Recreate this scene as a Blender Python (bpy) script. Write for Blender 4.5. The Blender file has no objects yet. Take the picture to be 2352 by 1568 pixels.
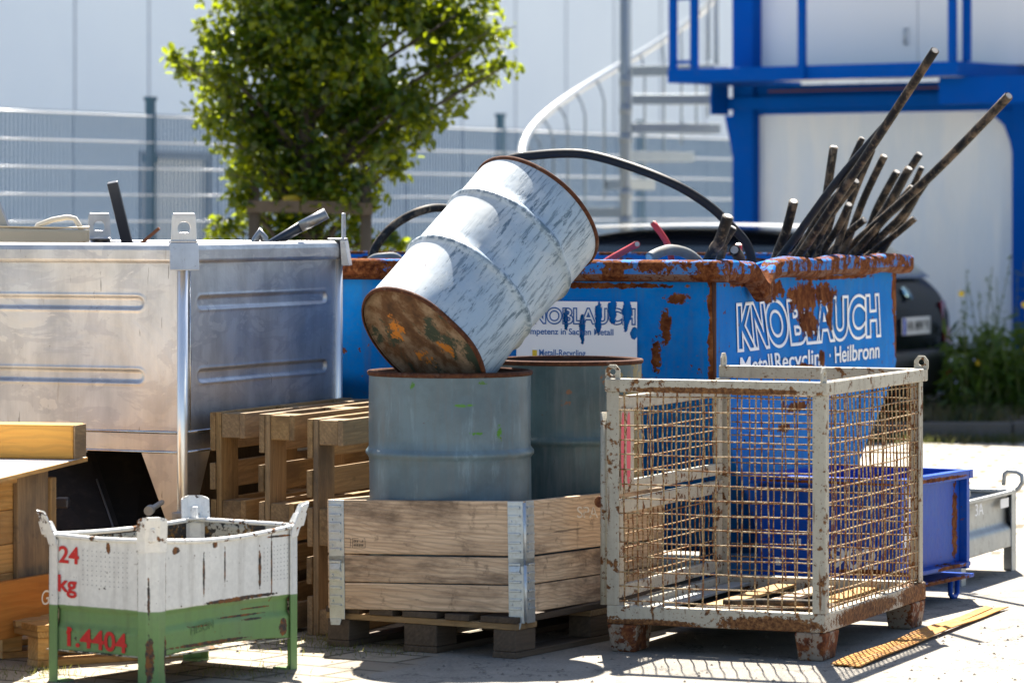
import bpy, math, random
from mathutils import Vector, Matrix
R = math.radians
scene = bpy.context.scene
col = scene.collection

# ------------------------------------------------------------------ camera, sky, sun, exposure
H, F, CX, HY = 1.56, 8500.0, 1176.0, 490.0        # eye height, focal length and principal point (2352 px wide frame)
cam = bpy.data.cameras.new('camera'); camo = bpy.data.objects.new('camera', cam); col.objects.link(camo)
camo.location = (0, 0, H); camo.rotation_euler = (R(90), 0, 0)
cam.sensor_width = 36; cam.lens = F/2352*36; cam.shift_y = -(784-HY)/2352
cam.clip_start = .5; cam.clip_end = 900
cam.dof.use_dof = True; cam.dof.focus_distance = 14.0; cam.dof.aperture_fstop = 3.5
scene.camera = camo
world = bpy.data.worlds.new('World'); scene.world = world; world.use_nodes = True
wn = world.node_tree; bg = wn.nodes['Background']
sky = wn.nodes.new('ShaderNodeTexSky'); sky.sky_type = 'NISHITA'; sky.sun_disc = False
SUN_E = 56
sky.sun_elevation = R(SUN_E); sky.sun_rotation = 0
wn.links.new(sky.outputs[0], bg.inputs[0]); bg.inputs[1].default_value = .052
sl = bpy.data.lights.new('sun', 'SUN'); sl.energy = 5.0; sl.angle = R(.5); sl.color = (1, .93, .82)
so = bpy.data.objects.new('sun', sl); col.objects.link(so); so.rotation_euler = (-R(90-SUN_E), 0, 0); so.location = (0, 30, 40)
scene.view_settings.view_transform = 'Standard'; scene.view_settings.look = 'None'
scene.view_settings.exposure = 2.0; scene.view_settings.gamma = 1
scene.cycles.max_bounces = 8; scene.cycles.transparent_max_bounces = 12

def P(px, py, Y): return Vector(((px-CX)/F*Y, Y, H-(py-HY)/F*Y))
def G(px, py):
    Y = F*H/(py-HY); return Vector(((px-CX)/F*Y, Y, 0))
rnd = random.Random(7)

# ------------------------------------------------------------------ mesh helpers
class MB:
    def __init__(s): s.v = []; s.f = []; s.s = []
    def add(s, vs, fs, smooth=False, M=None):
        n = len(s.v)
        for p in vs:
            p = Vector(p); s.v.append(tuple(M @ p if M else p))
        for f in fs: s.f.append(tuple(i+n for i in f)); s.s.append(smooth)
        return s
    def hexa(s, p, M=None):
        return s.add(p, [(0,3,2,1),(4,5,6,7),(0,1,5,4),(1,2,6,5),(2,3,7,6),(3,0,4,7)], False, M)
    def box(s, x0, x1, y0, y1, z0, z1, M=None):
        return s.hexa([(x0,y0,z0),(x1,y0,z0),(x1,y1,z0),(x0,y1,z0),(x0,y0,z1),(x1,y0,z1),(x1,y1,z1),(x0,y1,z1)], M)
    def bar(s, a, b, w, h, up=(0,0,1)):
        a, b = Vector(a), Vector(b); d = (b-a).normalized(); up = Vector(up)
        x = d.cross(up)
        if x.length < 1e-4: x = d.cross(Vector((1,0,0)))
        x.normalize(); y = x.cross(d).normalized(); x = x*w/2; y = y*h/2
        return s.hexa([a-x-y, a+x-y, a+x+y, a-x+y, b-x-y, b+x-y, b+x+y, b-x+y])
    def tube(s, pts, r, seg=8, cap=True, smooth=True):
        pts = [Vector(p) for p in pts]; n = len(pts); rr = r if isinstance(r, (list, tuple)) else [r]*n
        vs = []; fs = []; prev = None
        for i, p in enumerate(pts):
            t = (pts[min(i+1,n-1)]-pts[max(i-1,0)]).normalized()
            if prev is None:
                x = t.cross(Vector((0,0,1)))
                if x.length < 1e-3: x = t.cross(Vector((1,0,0)))
            else: x = prev - t*prev.dot(t)
            x.normalize(); prev = x; y = t.cross(x)
            for k in range(seg):
                a = 2*math.pi*k/seg; vs.append(p + x*math.cos(a)*rr[i] + y*math.sin(a)*rr[i])
        for i in range(n-1):
            for k in range(seg):
                k2 = (k+1) % seg
                fs.append((i*seg+k, i*seg+k2, (i+1)*seg+k2, (i+1)*seg+k))
        s.add(vs, fs, smooth)
        if cap:
            s.add(vs[:seg], [tuple(range(seg-1,-1,-1))]); s.add(vs[-seg:], [tuple(range(seg))])
        return s
    def lathe(s, prof, seg=64, M=None, smooth=True, wob=None):
        vs = []; fs = []
        for r, z in prof:
            for k in range(seg):
                a = 2*math.pi*k/seg; q = r
                p = Vector((q*math.cos(a), q*math.sin(a), z))
                if wob: p = wob(p)
                vs.append(p)
        for i in range(len(prof)-1):
            for k in range(seg):
                k2 = (k+1) % seg; fs.append((i*seg+k, i*seg+k2, (i+1)*seg+k2, (i+1)*seg+k))
        return s.add(vs, fs, smooth, M)
    def grid(s, fn, nu, nv, smooth=True):
        vs = [fn(i/nu, j/nv) for j in range(nv+1) for i in range(nu+1)]; w = nu+1
        return s.add(vs, [(j*w+i, j*w+i+1, (j+1)*w+i+1, (j+1)*w+i) for j in range(nv) for i in range(nu)], smooth)
    def ringplate(s, outer, inner, th, M=None):      # plate with a hole; outlines in x,z, thickness along y
        n = len(outer); vs = []
        for y in (-th/2, th/2):
            vs += [(p[0], y, p[1]) for p in outer] + [(p[0], y, p[1]) for p in inner]
        fs = []; b = 2*n
        for k in range(n):
            j = (k+1) % n
            fs += [(k,j,n+j,n+k), (b+k,b+n+k,b+n+j,b+j), (k,b+k,b+j,j), (n+k,n+j,b+n+j,b+n+k)]
        return s.add(vs, fs, False, M)
    def prism(s, poly, y0, y1, M=None):              # polygon in x,z pushed along y
        n = len(poly); vs = [(p[0], y0, p[1]) for p in poly] + [(p[0], y1, p[1]) for p in poly]
        fs = [tuple(range(n)), tuple(range(2*n-1, n-1, -1))] + [(k, n+k, n+(k+1)%n, (k+1)%n) for k in range(n)]
        return s.add(vs, fs, False, M)
    def build(s, name, mat, parent=None, bevel=0, M=None, seg=2, sub=0, solid=0):
        me = bpy.data.meshes.new(name); me.from_pydata(s.v, [], s.f); me.validate(); me.update()
        if len(me.polygons) == len(s.s): me.polygons.foreach_set('use_smooth', s.s)
        import bmesh
        bm = bmesh.new(); bm.from_mesh(me); bmesh.ops.remove_doubles(bm, verts=bm.verts, dist=1e-6)
        bmesh.ops.recalc_face_normals(bm, faces=bm.faces); bm.to_mesh(me); bm.free()
        o = bpy.data.objects.new(name, me); col.objects.link(o); o.parent = parent
        if M is not None: o.matrix_local = M
        for m in (mat if isinstance(mat, (list, tuple)) else [mat]): me.materials.append(m)
        if solid:
            m = o.modifiers.new('solid', 'SOLIDIFY'); m.thickness = solid; m.offset = 0
        if bevel:
            m = o.modifiers.new('bevel', 'BEVEL'); m.width = bevel; m.segments = seg; m.limit_method = 'ANGLE'; m.angle_limit = R(40); m.harden_normals = False
        if sub:
            m = o.modifiers.new('sub', 'SUBSURF'); m.levels = sub; m.render_levels = sub
        return o

def tag(o, label=None, cat=None, group=None, kind=None):
    if label: o['label'] = label
    if cat: o['category'] = cat
    if group: o['group'] = group
    if kind: o['kind'] = kind
    return o
def thing(name, label, cat, loc, alpha=0, group=None, M=None):   # Empty; local +y points away (alpha clockwise from +Y), local +x to the right
    o = bpy.data.objects.new(name, None); col.objects.link(o); o.empty_display_size = .1
    if M is not None: o.matrix_world = M
    else: o.location = loc; o.rotation_euler = (0, 0, -R(alpha))
    return tag(o, label, cat, group)
def dup(root, label=None, M=None):
    r = root.copy(); col.objects.link(r)
    if M is not None: r.matrix_world = M
    if label: r['label'] = label
    for ch in list(root.children):
        c = ch.copy(); col.objects.link(c); c.parent = r
        for g in ch.children:
            d = g.copy(); col.objects.link(d); d.parent = c
    return r

_caph = None
def text(s, name, mat, parent, o, xd, up, h, w=None, bold=0, shear=0, outline=0, ext=.0006):
    global _caph
    def mk(t, ol=0):
        c = bpy.data.curves.new('lettering', 'FONT'); c.body = t; c.size = 1; c.offset = bold; c.shear = shear
        if ol: c.fill_mode = 'NONE'; c.bevel_depth = ol; c.bevel_resolution = 0
        else: c.extrude = .004
        ob = bpy.data.objects.new('lettering', c); col.objects.link(ob)
        dg = bpy.context.evaluated_depsgraph_get(); me = bpy.data.meshes.new_from_object(ob.evaluated_get(dg))
        vs = [v.co.copy() for v in me.vertices]; fs = [tuple(p.vertices) for p in me.polygons]
        bpy.data.objects.remove(ob); bpy.data.curves.remove(c); bpy.data.meshes.remove(me); return vs, fs
    if _caph is None:
        b = bold; bold = 0; v, _ = mk('H'); _caph = max(p.y for p in v); bold = b
    vs, fs = mk(s, outline)
    x0 = min(p.x for p in vs); x1 = max(p.x for p in vs); sy = h/_caph; sx = (w/(x1-x0)) if w else sy
    o, xd, up = Vector(o), Vector(xd).normalized(), Vector(up).normalized(); n = xd.cross(up)
    m = MB(); m.add([o + xd*(p.x-x0)*sx + up*p.y*sy + n*(p.z*.1 + .0012) for p in vs], fs)
    return m.build(name, mat, parent)

# ------------------------------------------------------------------ node helpers
class NT:
    def __init__(s, name):
        s.m = bpy.data.materials.new(name); s.m.use_nodes = True; s.t = s.m.node_tree
        for n in list(s.t.nodes): s.t.nodes.remove(n)
        s.out = s.t.nodes.new('ShaderNodeOutputMaterial')
    def n(s, typ, ins=None, **kw):
        n = s.t.nodes.new('ShaderNode'+typ)
        for k, v in kw.items(): setattr(n, k, v)
        for k, v in (ins or {}).items(): s.set(n.inputs[k], v)
        return n
    def set(s, sock, v):
        if isinstance(v, bpy.types.NodeSocket): s.t.links.new(v, sock)
        elif hasattr(sock.default_value, '__len__'):
            v = tuple(v); sock.default_value = v + (1,) if len(sock.default_value) == 4 and len(v) == 3 else v
        else: sock.default_value = v
    def coord(s, which='Object'): return s.n('TexCoord').outputs[which]
    def pos(s): return s.n('NewGeometry').outputs['Position']
    def map(s, v, scale=(1,1,1), rot=(0,0,0), loc=(0,0,0)):
        return s.n('Mapping', {'Vector': v, 'Scale': scale, 'Rotation': rot, 'Location': loc}).outputs[0]
    def noise(s, v, scale=5, detail=5, rough=.6, dist=0):
        return s.n('TexNoise', {'Vector': v, 'Scale': scale, 'Detail': detail, 'Roughness': rough, 'Distortion': dist}).outputs['Fac']
    def math(s, op, a, b=0, clamp=False):
        n = s.n('Math', operation=op, use_clamp=clamp); s.set(n.inputs[0], a); s.set(n.inputs[1], b); return n.outputs[0]
    def step(s, v, a, b):       # smooth 0..1 from a to b
        n = s.n('MapRange', {'Value': v, 'From Min': a, 'From Max': b}); n.interpolation_type = 'SMOOTHSTEP'; return n.outputs[0]
    def mix(s, f, a, b, mode='MIX'):
        n = s.n('Mix', data_type='RGBA', blend_type=mode); s.set(n.inputs[0], f); s.set(n.inputs[6], a); s.set(n.inputs[7], b); return n.outputs[2]
    def lerp(s, f, a, b):
        n = s.n('Mix', data_type='FLOAT'); s.set(n.inputs[0], f); s.set(n.inputs[2], a); s.set(n.inputs[3], b); return n.outputs[0]
    def ramp(s, f, stops):
        n = s.n('ValToRGB', {'Fac': f}); e = n.color_ramp.elements
        while len(e) < len(stops): e.new(.5)
        for k, (p, c) in enumerate(stops): e[k].position = p; e[k].color = tuple(c)+(1,)
        return n.outputs[0]
    def sep(s, v): return s.n('SeparateXYZ', {'Vector': v}).outputs
    def rand(s): return s.n('ObjectInfo').outputs['Random']
    def offset(s, v, k=7.3):    # shift the pattern from object to object
        r = s.rand(); c = s.n('CombineXYZ', {0: s.math('MULTIPLY', r, k), 1: s.math('MULTIPLY', r, k*1.7), 2: s.math('MULTIPLY', r, k*.6)}).outputs[0]
        return s.n('VectorMath', {0: v, 1: c}, operation='ADD').outputs[0]
    def blob(s, p, c, r, n, amp=1.4):     # ragged patch round c
        q = s.n('VectorMath', {0: p, 1: c}, operation='SUBTRACT').outputs[0]
        q = s.n('VectorMath', {0: q, 1: (1/r[0], 1/r[1], 1/r[2])}, operation='MULTIPLY').outputs[0]
        d = s.n('VectorMath', {0: q}, operation='LENGTH').outputs['Value']
        return s.math('ADD', s.math('SUBTRACT', 1, d), s.math('MULTIPLY', s.math('SUBTRACT', n, .5), amp))
    def bump(s, h, st=.3, d=.01, normal=None):
        i = {'Height': h, 'Strength': st, 'Distance': d}
        if normal: i['Normal'] = normal
        return s.n('Bump', i).outputs[0]
    def pbr(s, base, rough=.5, metal=0, normal=None, spec=.5, coat=0, extra=None):
        i = {'Base Color': base, 'Roughness': rough, 'Metallic': metal, 'Specular IOR Level': spec, 'Coat Weight': coat}
        if normal is not None: i['Normal'] = normal
        if extra: i.update(extra)
        return s.n('BsdfPrincipled', i).outputs[0]
    def done(s, sh): s.t.links.new(sh, s.out.inputs[0]); return s.m

RUST = [(.28,(.018,.008,.006)), (.43,(.085,.026,.012)), (.54,(.15,.052,.019)), (.64,(.21,.085,.032)), (.74,(.32,.16,.075))]
def paint(name, colr, thr=.62, scale=9, rough=.42, var=.18, blobs=(), dirt=.25, spots=.7, streak=0, two=None, scr=None, blobscale=7, rustc=RUST, amp=2.4, spec=.22, fade=None):
    t = NT(name); o = t.coord(); p = t.offset(o)
    big = t.noise(p, 2.5, 4); fine = t.noise(p, scale, 8, .65); sp = t.noise(p, scale*5, 5, .6); micro = t.noise(p, 60, 3)
    base = colr
    if two:                                            # second colour below a height
        z = t.math('ADD', t.sep(o)[2], t.math('MULTIPLY', t.math('SUBTRACT', t.noise(o, 22, 3), .5), .006))
        base = t.mix(t.step(z, two[0]-.002, two[0]+.002), two[1], colr)
    if fade: base = t.mix(t.math('MULTIPLY', t.step(t.noise(p, 3.1, 9, .7), .44, .66), fade[0]), base, fade[1])
    base = t.mix(t.math('MULTIPLY', t.step(big, .35, .7), var), base, tuple(c*.45 for c in (colr if not two else (.5,.5,.5))))
    base = t.mix(t.math('MULTIPLY', t.step(micro, .3, .7), .12), base, (.1,.1,.1))
    st = t.noise(t.map(p, (14,14,.9)), 1.6, 5)
    base = t.mix(t.math('MULTIPLY', t.step(st, .5, .75), dirt), base, (.10,.075,.05))
    mask = t.math('MAXIMUM', t.step(fine, thr, thr+.03), t.step(sp, spots, spots+.03))
    if streak: mask = t.math('MAXIMUM', mask, t.step(t.noise(t.map(p, (9,9,.8)), 2, 6, .65), streak, streak+.04))
    nz = {}
    for c, r, *q in blobs:
        k_ = q[0] if q else blobscale
        if k_ not in nz: nz[k_] = t.noise(o, k_, 9, .74)
        mask = t.math('MAXIMUM', mask, t.step(t.blob(o, c, r, nz[k_], amp), 0, .03))
    rc = t.ramp(t.noise(p, scale*3, 6, .7), rustc)
    if scr: base = t.mix(t.step(t.noise(t.map(p, scr[0], scr[2] if len(scr) > 2 else (0,0,0)), 3, 6, .7), scr[1], scr[1]+.03), base, (.05,.06,.07))
    base = t.mix(mask, base, rc)
    h = t.math('ADD', t.math('MULTIPLY', mask, -.5), t.math('ADD', t.math('MULTIPLY', sp, .4), t.math('MULTIPLY', big, 2)))
    return t.done(t.pbr(base, t.lerp(mask, rough, .85), 0, t.bump(h, .35, .004), spec))
def plain(name, colr, rough=.5, metal=0, var=.2, scale=8, spec=.5, bump=.1, coat=0, grime=0):
    t = NT(name); p = t.offset(t.coord()); n = t.noise(p, scale, 6)
    b = t.mix(t.math('MULTIPLY', n, var), colr, tuple(c*.35 for c in colr))
    if grime: b = t.mix(t.math('MULTIPLY', t.step(t.noise(p, scale*2.3, 6, .7), .5, .7), grime), b, (.13,.1,.07))
    return t.done(t.pbr(b, t.lerp(n, rough*.8, min(1, rough*1.2)), metal, t.bump(t.noise(p, scale*6, 4), bump, .003), spec, coat))
def wood(name, ax, c1, c2, stain=.35, dark=(.03,.022,.015), ring=.5, scale=1.0, rough=.75, vary=.35):
    t = NT(name); o = t.coord(); p = t.offset(o, 23)
    k = {'x': (.35,1,1), 'y': (1,.35,1), 'z': (1,1,.35)}[ax]
    k = tuple(a*scale for a in k); ks = tuple((a if a > .5*scale else a*.25)*1.0 for a in k)
    warp = t.noise(t.map(p, k), 4, 3, .5)
    pv = t.n('VectorMath', {0: t.map(p, ks), 1: t.n('CombineXYZ', {0: t.math('MULTIPLY', warp, .055), 1: t.math('MULTIPLY', warp, .055), 2: t.math('MULTIPLY', warp, .055)}).outputs[0]}, operation='ADD').outputs[0]
    w = t.n('TexWave', {'Vector': pv, 'Scale': 26, 'Distortion': 2.5, 'Detail': 3, 'Detail Scale': 1.2}, wave_type='BANDS', bands_direction='DIAGONAL').outputs['Fac']
    fib = t.noise(t.map(p, tuple(a*4 if a > .5*scale else a*.35 for a in k)), 16, 7, .65)
    b = t.mix(t.step(fib, .3, .72), c1, c2)
    b = t.mix(t.math('MULTIPLY', t.step(w, .55, .95), ring), b, tuple(c*.42 for c in c2))
    b = t.mix(t.math('MULTIPLY', t.step(t.noise(t.map(p, k), 3.5, 8, .68), .46, .68), stain), b, dark)
    b = t.mix(t.math('MULTIPLY', t.step(t.noise(p, 17, 6, .7), .56, .68), stain*.6), b, dark)
    crack = t.step(t.noise(t.map(p, tuple(a*3 if a > .5*scale else a*.3 for a in k)), 9, 5, .5), .68, .72)
    b = t.mix(t.math('MULTIPLY', crack, .7), b, dark)
    gr = t.mix(t.math('FRACT', t.math('MULTIPLY', t.rand(), 7.7)), (.20,.16,.125), tuple(min(1, c*1.35) for c in c1))
    b = t.mix(vary, b, t.mix(t.math('MULTIPLY', fib, .8), t.mix(t.rand(), tuple(c*.45 for c in c1), gr), gr))
    h = t.math('ADD', t.math('MULTIPLY', fib, .6), t.math('SUBTRACT', t.math('MULTIPLY', w, .3), crack))
    return t.done(t.pbr(b, rough, 0, t.bump(h, .45, .003), .25))

WOOD_GREY = [wood('weathered board '+a, a, (.44,.30,.19), (.72,.54,.37), .85, (.05,.032,.024), ring=.5, scale=1.6, vary=.15) for a in 'xyz']
WOOD_PAL = [wood('pallet timber '+a, a, (.24,.145,.06), (.52,.345,.155), 1.0, (.03,.02,.012), ring=.5, vary=.6, scale=1.3) for a in 'xyz']
WOOD_DARK = [wood('dark brown timber '+a, a, (.055,.038,.026), (.11,.078,.052), .7, ring=.4) for a in 'xyz']
WOOD_NEW = [wood('yellow pine '+a, a, (.50,.26,.07), (.66,.41,.16), .6, (.10,.05,.02), ring=.45) for a in 'xyz']
PLY = wood('orange shuttering ply', 'y', (.48,.17,.018), (.60,.25,.035), .25, (.12,.05,.01), ring=.2)
WX = lambda L, a: L['xyz'.index(a)]

def stainless(name, c=(.66,.66,.665), r0=.42, r1=.56):
    t = NT(name); p = t.coord(); n = t.noise(t.map(p, (3,3,1.2)), 2.2, 6, .6); s = t.noise(t.map(p, (60,60,1.5)), 2, 4, .6)
    band = t.noise(p, 1.7, 5, .65, .6)
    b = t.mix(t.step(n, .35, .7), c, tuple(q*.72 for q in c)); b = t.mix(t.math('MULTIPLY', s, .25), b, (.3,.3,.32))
    b = t.mix(t.math('MULTIPLY', t.step(t.noise(t.map(p, (8,8,1)), 4, 6, .7), .62, .72), .35), b, (.2,.15,.1))
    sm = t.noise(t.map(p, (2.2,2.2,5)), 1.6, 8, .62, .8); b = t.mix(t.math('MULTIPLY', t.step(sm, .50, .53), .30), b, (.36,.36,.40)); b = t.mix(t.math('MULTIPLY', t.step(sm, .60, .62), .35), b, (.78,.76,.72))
    b = t.mix(t.math('MULTIPLY', t.step(t.noise(p, 34, 5, .7), .68, .72), .6), b, (.10,.07,.05))
    scratch = t.step(t.noise(t.map(p, (30,30,3), (0,.7,.4)), 2, 3, .5), .72, .74)
    b = t.mix(t.math('MULTIPLY', scratch, .5), b, (.07,.06,.05))
    h = t.math('ADD', t.math('MULTIPLY', band, 3), t.math('MULTIPLY', s, .15))
    return t.done(t.pbr(b, t.lerp(t.step(band, .2, .8), r0, r1), 1, t.bump(h, .22, .01)))
STAIN = stainless('brushed stainless steel')
GALV = plain('galvanised steel', (.55,.58,.60), .4, .75, .45, 25, bump=.15)
GALVD = plain('weathered galvanised steel', (.42,.44,.44), .5, .55, .5, 12, bump=.2, grime=.35)

# ================================================================== SETTING
def ground_mat():
    t = NT('asphalt and concrete setts'); p = t.pos(); xyz = t.sep(p)
    q = t.map(p, rot=(0,0,R(33)))
    wob = t.noise(p, 3, 3); fine = t.noise(p, 90, 5, .7); mid = t.noise(p, 6, 6, .6); big = t.noise(p, .9, 4)
    asph = t.mix(t.step(fine, .35, .7), (.17,.155,.132), (.29,.265,.225))
    asph = t.mix(t.math('MULTIPLY', t.step(mid, .4, .7), .35), asph, (.36,.325,.27))
    asph = t.mix(t.math('MULTIPLY', t.step(t.noise(p, 260, 2), .66, .72), .7), asph, (.07,.07,.07))
    stain = t.math('MAXIMUM', t.step(t.noise(p, 2.3, 6, .7), .54, .68), t.math('MULTIPLY', t.step(t.noise(p, 19, 7, .75), .58, .66), .7))
    asph = t.mix(t.math('MULTIPLY', stain, .6), asph, (.10,.09,.075))
    vo = t.n('TexVoronoi', {'Vector': t.n('VectorMath', {0: p, 1: t.n('TexNoise', {'Vector': p, 'Scale': 5, 'Detail': 5}).outputs['Color']}, operation='ADD').outputs[0], 'Scale': .9}, feature='DISTANCE_TO_EDGE').outputs['Distance']
    asph = t.mix(t.math('MULTIPLY', t.step(vo, .010, .004), .75), asph, (.05,.045,.04))
    asph = t.mix(t.math('MULTIPLY', t.step(t.noise(t.map(p, (6,.5,1), (0,0,R(-28))), 1.5, 5, .6), .56, .68), .35), asph, (.09,.085,.08))
    br = t.n('TexBrick', {'Vector': q, 'Color1': (.24,.20,.15), 'Color2': (.37,.32,.24), 'Mortar': (.07,.06,.035), 'Scale': 1, 'Mortar Size': .012, 'Mortar Smooth': .3, 'Brick Width': .30, 'Row Height': .22, 'Bias': 0})
    pav = t.mix(t.math('MULTIPLY', t.step(fine, .4, .7), .35), br.outputs['Color'], (.16,.15,.13))
    pav = t.mix(t.math('MULTIPLY', t.step(t.noise(p, 5, 5, .7), .52, .68), .5), pav, (.10,.085,.045))
    pav = t.mix(t.math('MULTIPLY', t.step(t.noise(p, 1.6, 4), .45, .7), .35), pav, (.12,.11,.10))
    b2 = t.n('TexBrick', {'Vector': t.map(p, rot=(0,0,R(12))), 'Color1': (.34,.31,.26), 'Color2': (.46,.42,.36), 'Mortar': (.10,.08,.05), 'Scale': 1, 'Mortar Size': .026, 'Mortar Smooth': .4, 'Brick Width': .34, 'Row Height': .26})
    far = t.mix(t.math('MULTIPLY', t.step(mid, .45, .7), .3), b2.outputs['Color'], (.25,.22,.18))
    edge = t.math('ADD', xyz[0], t.math('MULTIPLY', t.math('SUBTRACT', wob, .5), .25))
    left = t.step(t.math('ADD', edge, t.math('MULTIPLY', t.math('SUBTRACT', xyz[1], 12.9), -.35)), -.30, -.34)
    fm = t.step(t.math('ADD', xyz[1], t.math('MULTIPLY', t.math('SUBTRACT', wob, .5), .4)), 16.9, 17.0)
    c = t.mix(fm, t.mix(left, asph, pav), far)
    h = t.math('ADD', t.math('MULTIPLY', fine, .25), t.math('MULTIPLY', t.math('MULTIPLY', br.outputs['Fac'], left), -1.2))
    h = t.math('ADD', h, t.math('MULTIPLY', t.math('MULTIPLY', b2.outputs['Fac'], fm), -1.2))
    return t.done(t.pbr(c, .85, 0, t.bump(h, .6, .01), .3))
g = MB(); g.add([(-400,-400,0),(400,-400,0),(400,600,0),(-400,600,0)], [(0,1,2,3)])
tag(g.build('ground', ground_mat()), kind='structure')

# planting bed behind a kerb, right
SOIL = plain('dry soil and litter', (.09,.07,.045), .95, 0, .6, 14, bump=.8)
KERB = plain('kerb concrete', (.12,.11,.10), .9, 0, .5, 9, bump=.4, grime=.5)
def hump(u, v):
    x = 2.45+u*5.5; y = 25.6+v*5.5
    return (x, y, .125+.05*math.sin(x*5+y*3)*math.sin(y*4)+.03*math.sin(x*13)*math.sin(y*11))
tag(MB().grid(hump, 40, 40).build('planting_bed', SOIL), kind='structure')
k = MB()
for i in range(6): k.box(2.45+i*1.0, 2.45+i*1.0+.992, 25.45, 25.6, 0, .12+.004*(i % 2))
tag(k.build('kerb', KERB, bevel=.012), kind='structure')

# ---- warehouse
WALL = NT('coated sandwich panel'); _p = WALL.pos()
WALL = WALL.done(WALL.pbr(WALL.mix(WALL.step(WALL.noise(_p, .5, 3), .3, .7), (.62,.71,.81), (.65,.74,.83)), .5, 0, None, .2))
SEAM = plain('panel joint', (.30,.36,.45), .6)
DOORM = plain('pale door leaf', (.80,.80,.76), .5, 0, .06)
wh = thing('warehouse', 'long windowless warehouse wall of pale panels behind the mesh fence', 'warehouse', (-6.6, 34.3, 0), 29.4)
door_s = 5.45
L0 = 36
mb = MB(); mb.box(-3.5, 0, 0, door_s, 0, 10); mb.box(-3.5, 0, door_s+1.35, L0, 0, 10); mb.box(-3.5, 0, door_s, door_s+1.35, 2.22, 10); mb.box(-3.5,-.14, door_s, door_s+1.35, 0, 2.22)
mb.build('wall', WALL, wh)
mb = MB(); y = .33
while y < L0:
    if not door_s-.05 < y < door_s+1.4: mb.box(0, .006, y-.012, y+.012, 0, 10)
    else: mb.box(0, .006, y-.012, y+.012, 2.4, 10)
    y += 1.32
mb.build('panel_joint', SEAM, wh)
d = MB(); d.box(-.12, -.06, door_s+.06, door_s+1.29, 0, 2.14); d = d.build('door', DOORM, wh)
m = MB(); m.box(-.10, .02, door_s, door_s+.06, 0, 2.2); m.box(-.10, .02, door_s+1.29, door_s+1.35, 0, 2.2); m.box(-.10, .02, door_s, door_s+1.35, 2.14, 2.22)
m.build('frame', plain('grey door frame', (.22,.25,.29), .5), d)

# ---- bar mesh fence
FEN = plain('fence post steel', (.025,.085,.14), .5, .3, .2); FENW = plain('sunlit galvanised wire', (.74,.77,.80), .35, .2, .15)  # rail wire lightened in colour to stand in for sun on it
FENV = plain('unlit upright wire', (.09,.16,.25), .5, .1, .1)  # same wire darkened in colour, as the uprights stand unlit
f0 = P(0, 490, 26.6); fd = (P(1157, 490, 33)-f0); fd.z = 0; f0.z = 0; fd.normalize(); bay = 2.71
fn = thing('mesh_fence', 'tall galvanised bar mesh fence on slim posts before the warehouse wall', 'fence', (0,0,0))
for kb in range(-1, 6):
    a = f0 + fd*(1.92+bay*kb); b = a + fd*bay; nrm = Vector((fd.y, -fd.x, 0))
    m = MB(); c = a + nrm*-.03
    m.bar(c, c+Vector((0,0,2.42)), .055, .06, fd); m.bar(c+Vector((0,0,1.95)), c+Vector((0,0,2.0)), .075, .10, fd); m.bar(c+Vector((0,0,2.42)), c+Vector((0,0,2.45)), .07, .08, fd)
    m.build('post', FEN, fn)
    w = MB(); wv_ = MB()
    for i in range(1, 54):
        q = a + fd*(bay*i/54); wv_.tube([q+Vector((0,0,.05)), q+Vector((0,0,2.32))], .009, 4, False, False)
    for j in range(12):
        z = .1+.2*j
        for sgn in (-1, 1): w.tube([a+fd*.03+nrm*(.011*sgn)+Vector((0,0,z)), b-fd*.03+nrm*(.011*sgn)+Vector((0,0,z))], .007, 10)
    w = w.build('mesh_panel', FENW, fn); wv_.build('upright_wires', FENV, w)

# ---- tree with stakes
def leaf_mat(name, a, b, tr, tm=.5):
    t = NT(name); n = t.rand(); p = t.noise(t.pos(), 3.5, 3)
    c = t.mix(t.step(p, .35, .65), a, b)
    s1 = t.pbr(c, .27, 0, None, .3); s2 = t.n('BsdfTranslucent', {'Color': tr}).outputs[0]
    m = t.n('MixShader', {0: tm, 1: s1, 2: s2}).outputs[0]; return t.done(m)
LEAF = leaf_mat('tree leaf', (.005,.022,.003), (.011,.040,.005), (.70,.84,.02), .22)
BARK = plain('bark', (.06,.045,.03), .9, 0, .5, 14, bump=.8)
def add_leaf(v, f, c, L, W, rr):
    d = Vector((rr.gauss(0,1), rr.gauss(0,1), rr.gauss(-.5,.8))).normalized()
    up = Vector((rr.gauss(0,.8), rr.gauss(-.2,.8), 1)).normalized(); s = d.cross(up)
    if s.length < .05: s = d.cross(Vector((1,.2,0)))
    s.normalize(); n = s.cross(d); k = len(v)
    v += [c, c+d*L*.38+s*W*.5+n*W*.12, c+d*L*.75+s*W*.36+n*W*.05, c+d*L-n*W*.15, c+d*L*.75-s*W*.36+n*W*.05, c+d*L*.38-s*W*.5+n*W*.12]
    f += [(k,k+1,k+2,k+3), (k,k+3,k+4,k+5)]
TY = 22.0
tr = thing('broadleaf_tree', 'young staked tree with dense sunlit green leaves before the warehouse', 'tree', (P(705,490,TY).x, TY, 0))
tx = tr.location.x
CL = [(700,-150,260),(950,-120,200),(560,60,105),(700,60,160),(850,60,150),(1000,20,95),(1090,10,65),(1120,85,55),(1085,150,68),(1165,150,18),(1010,170,85),(880,200,115),(740,200,140),(600,170,110),(500,150,70),(425,150,40),(400,130,18),(550,270,90),(475,265,34),(680,330,145),(820,290,120),(930,235,78),(600,385,88),(720,430,125),(850,370,75),(905,380,38),(540,440,52),(510,515,42),(590,520,74),(800,470,75),(690,540,90),(845,430,48),(800,550,46),(900,335,38),(470,60,20),(480,215,26),(920,560,14),(900,540,16)]
v = []; f = []; rr = random.Random(3)
tips = []
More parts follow.
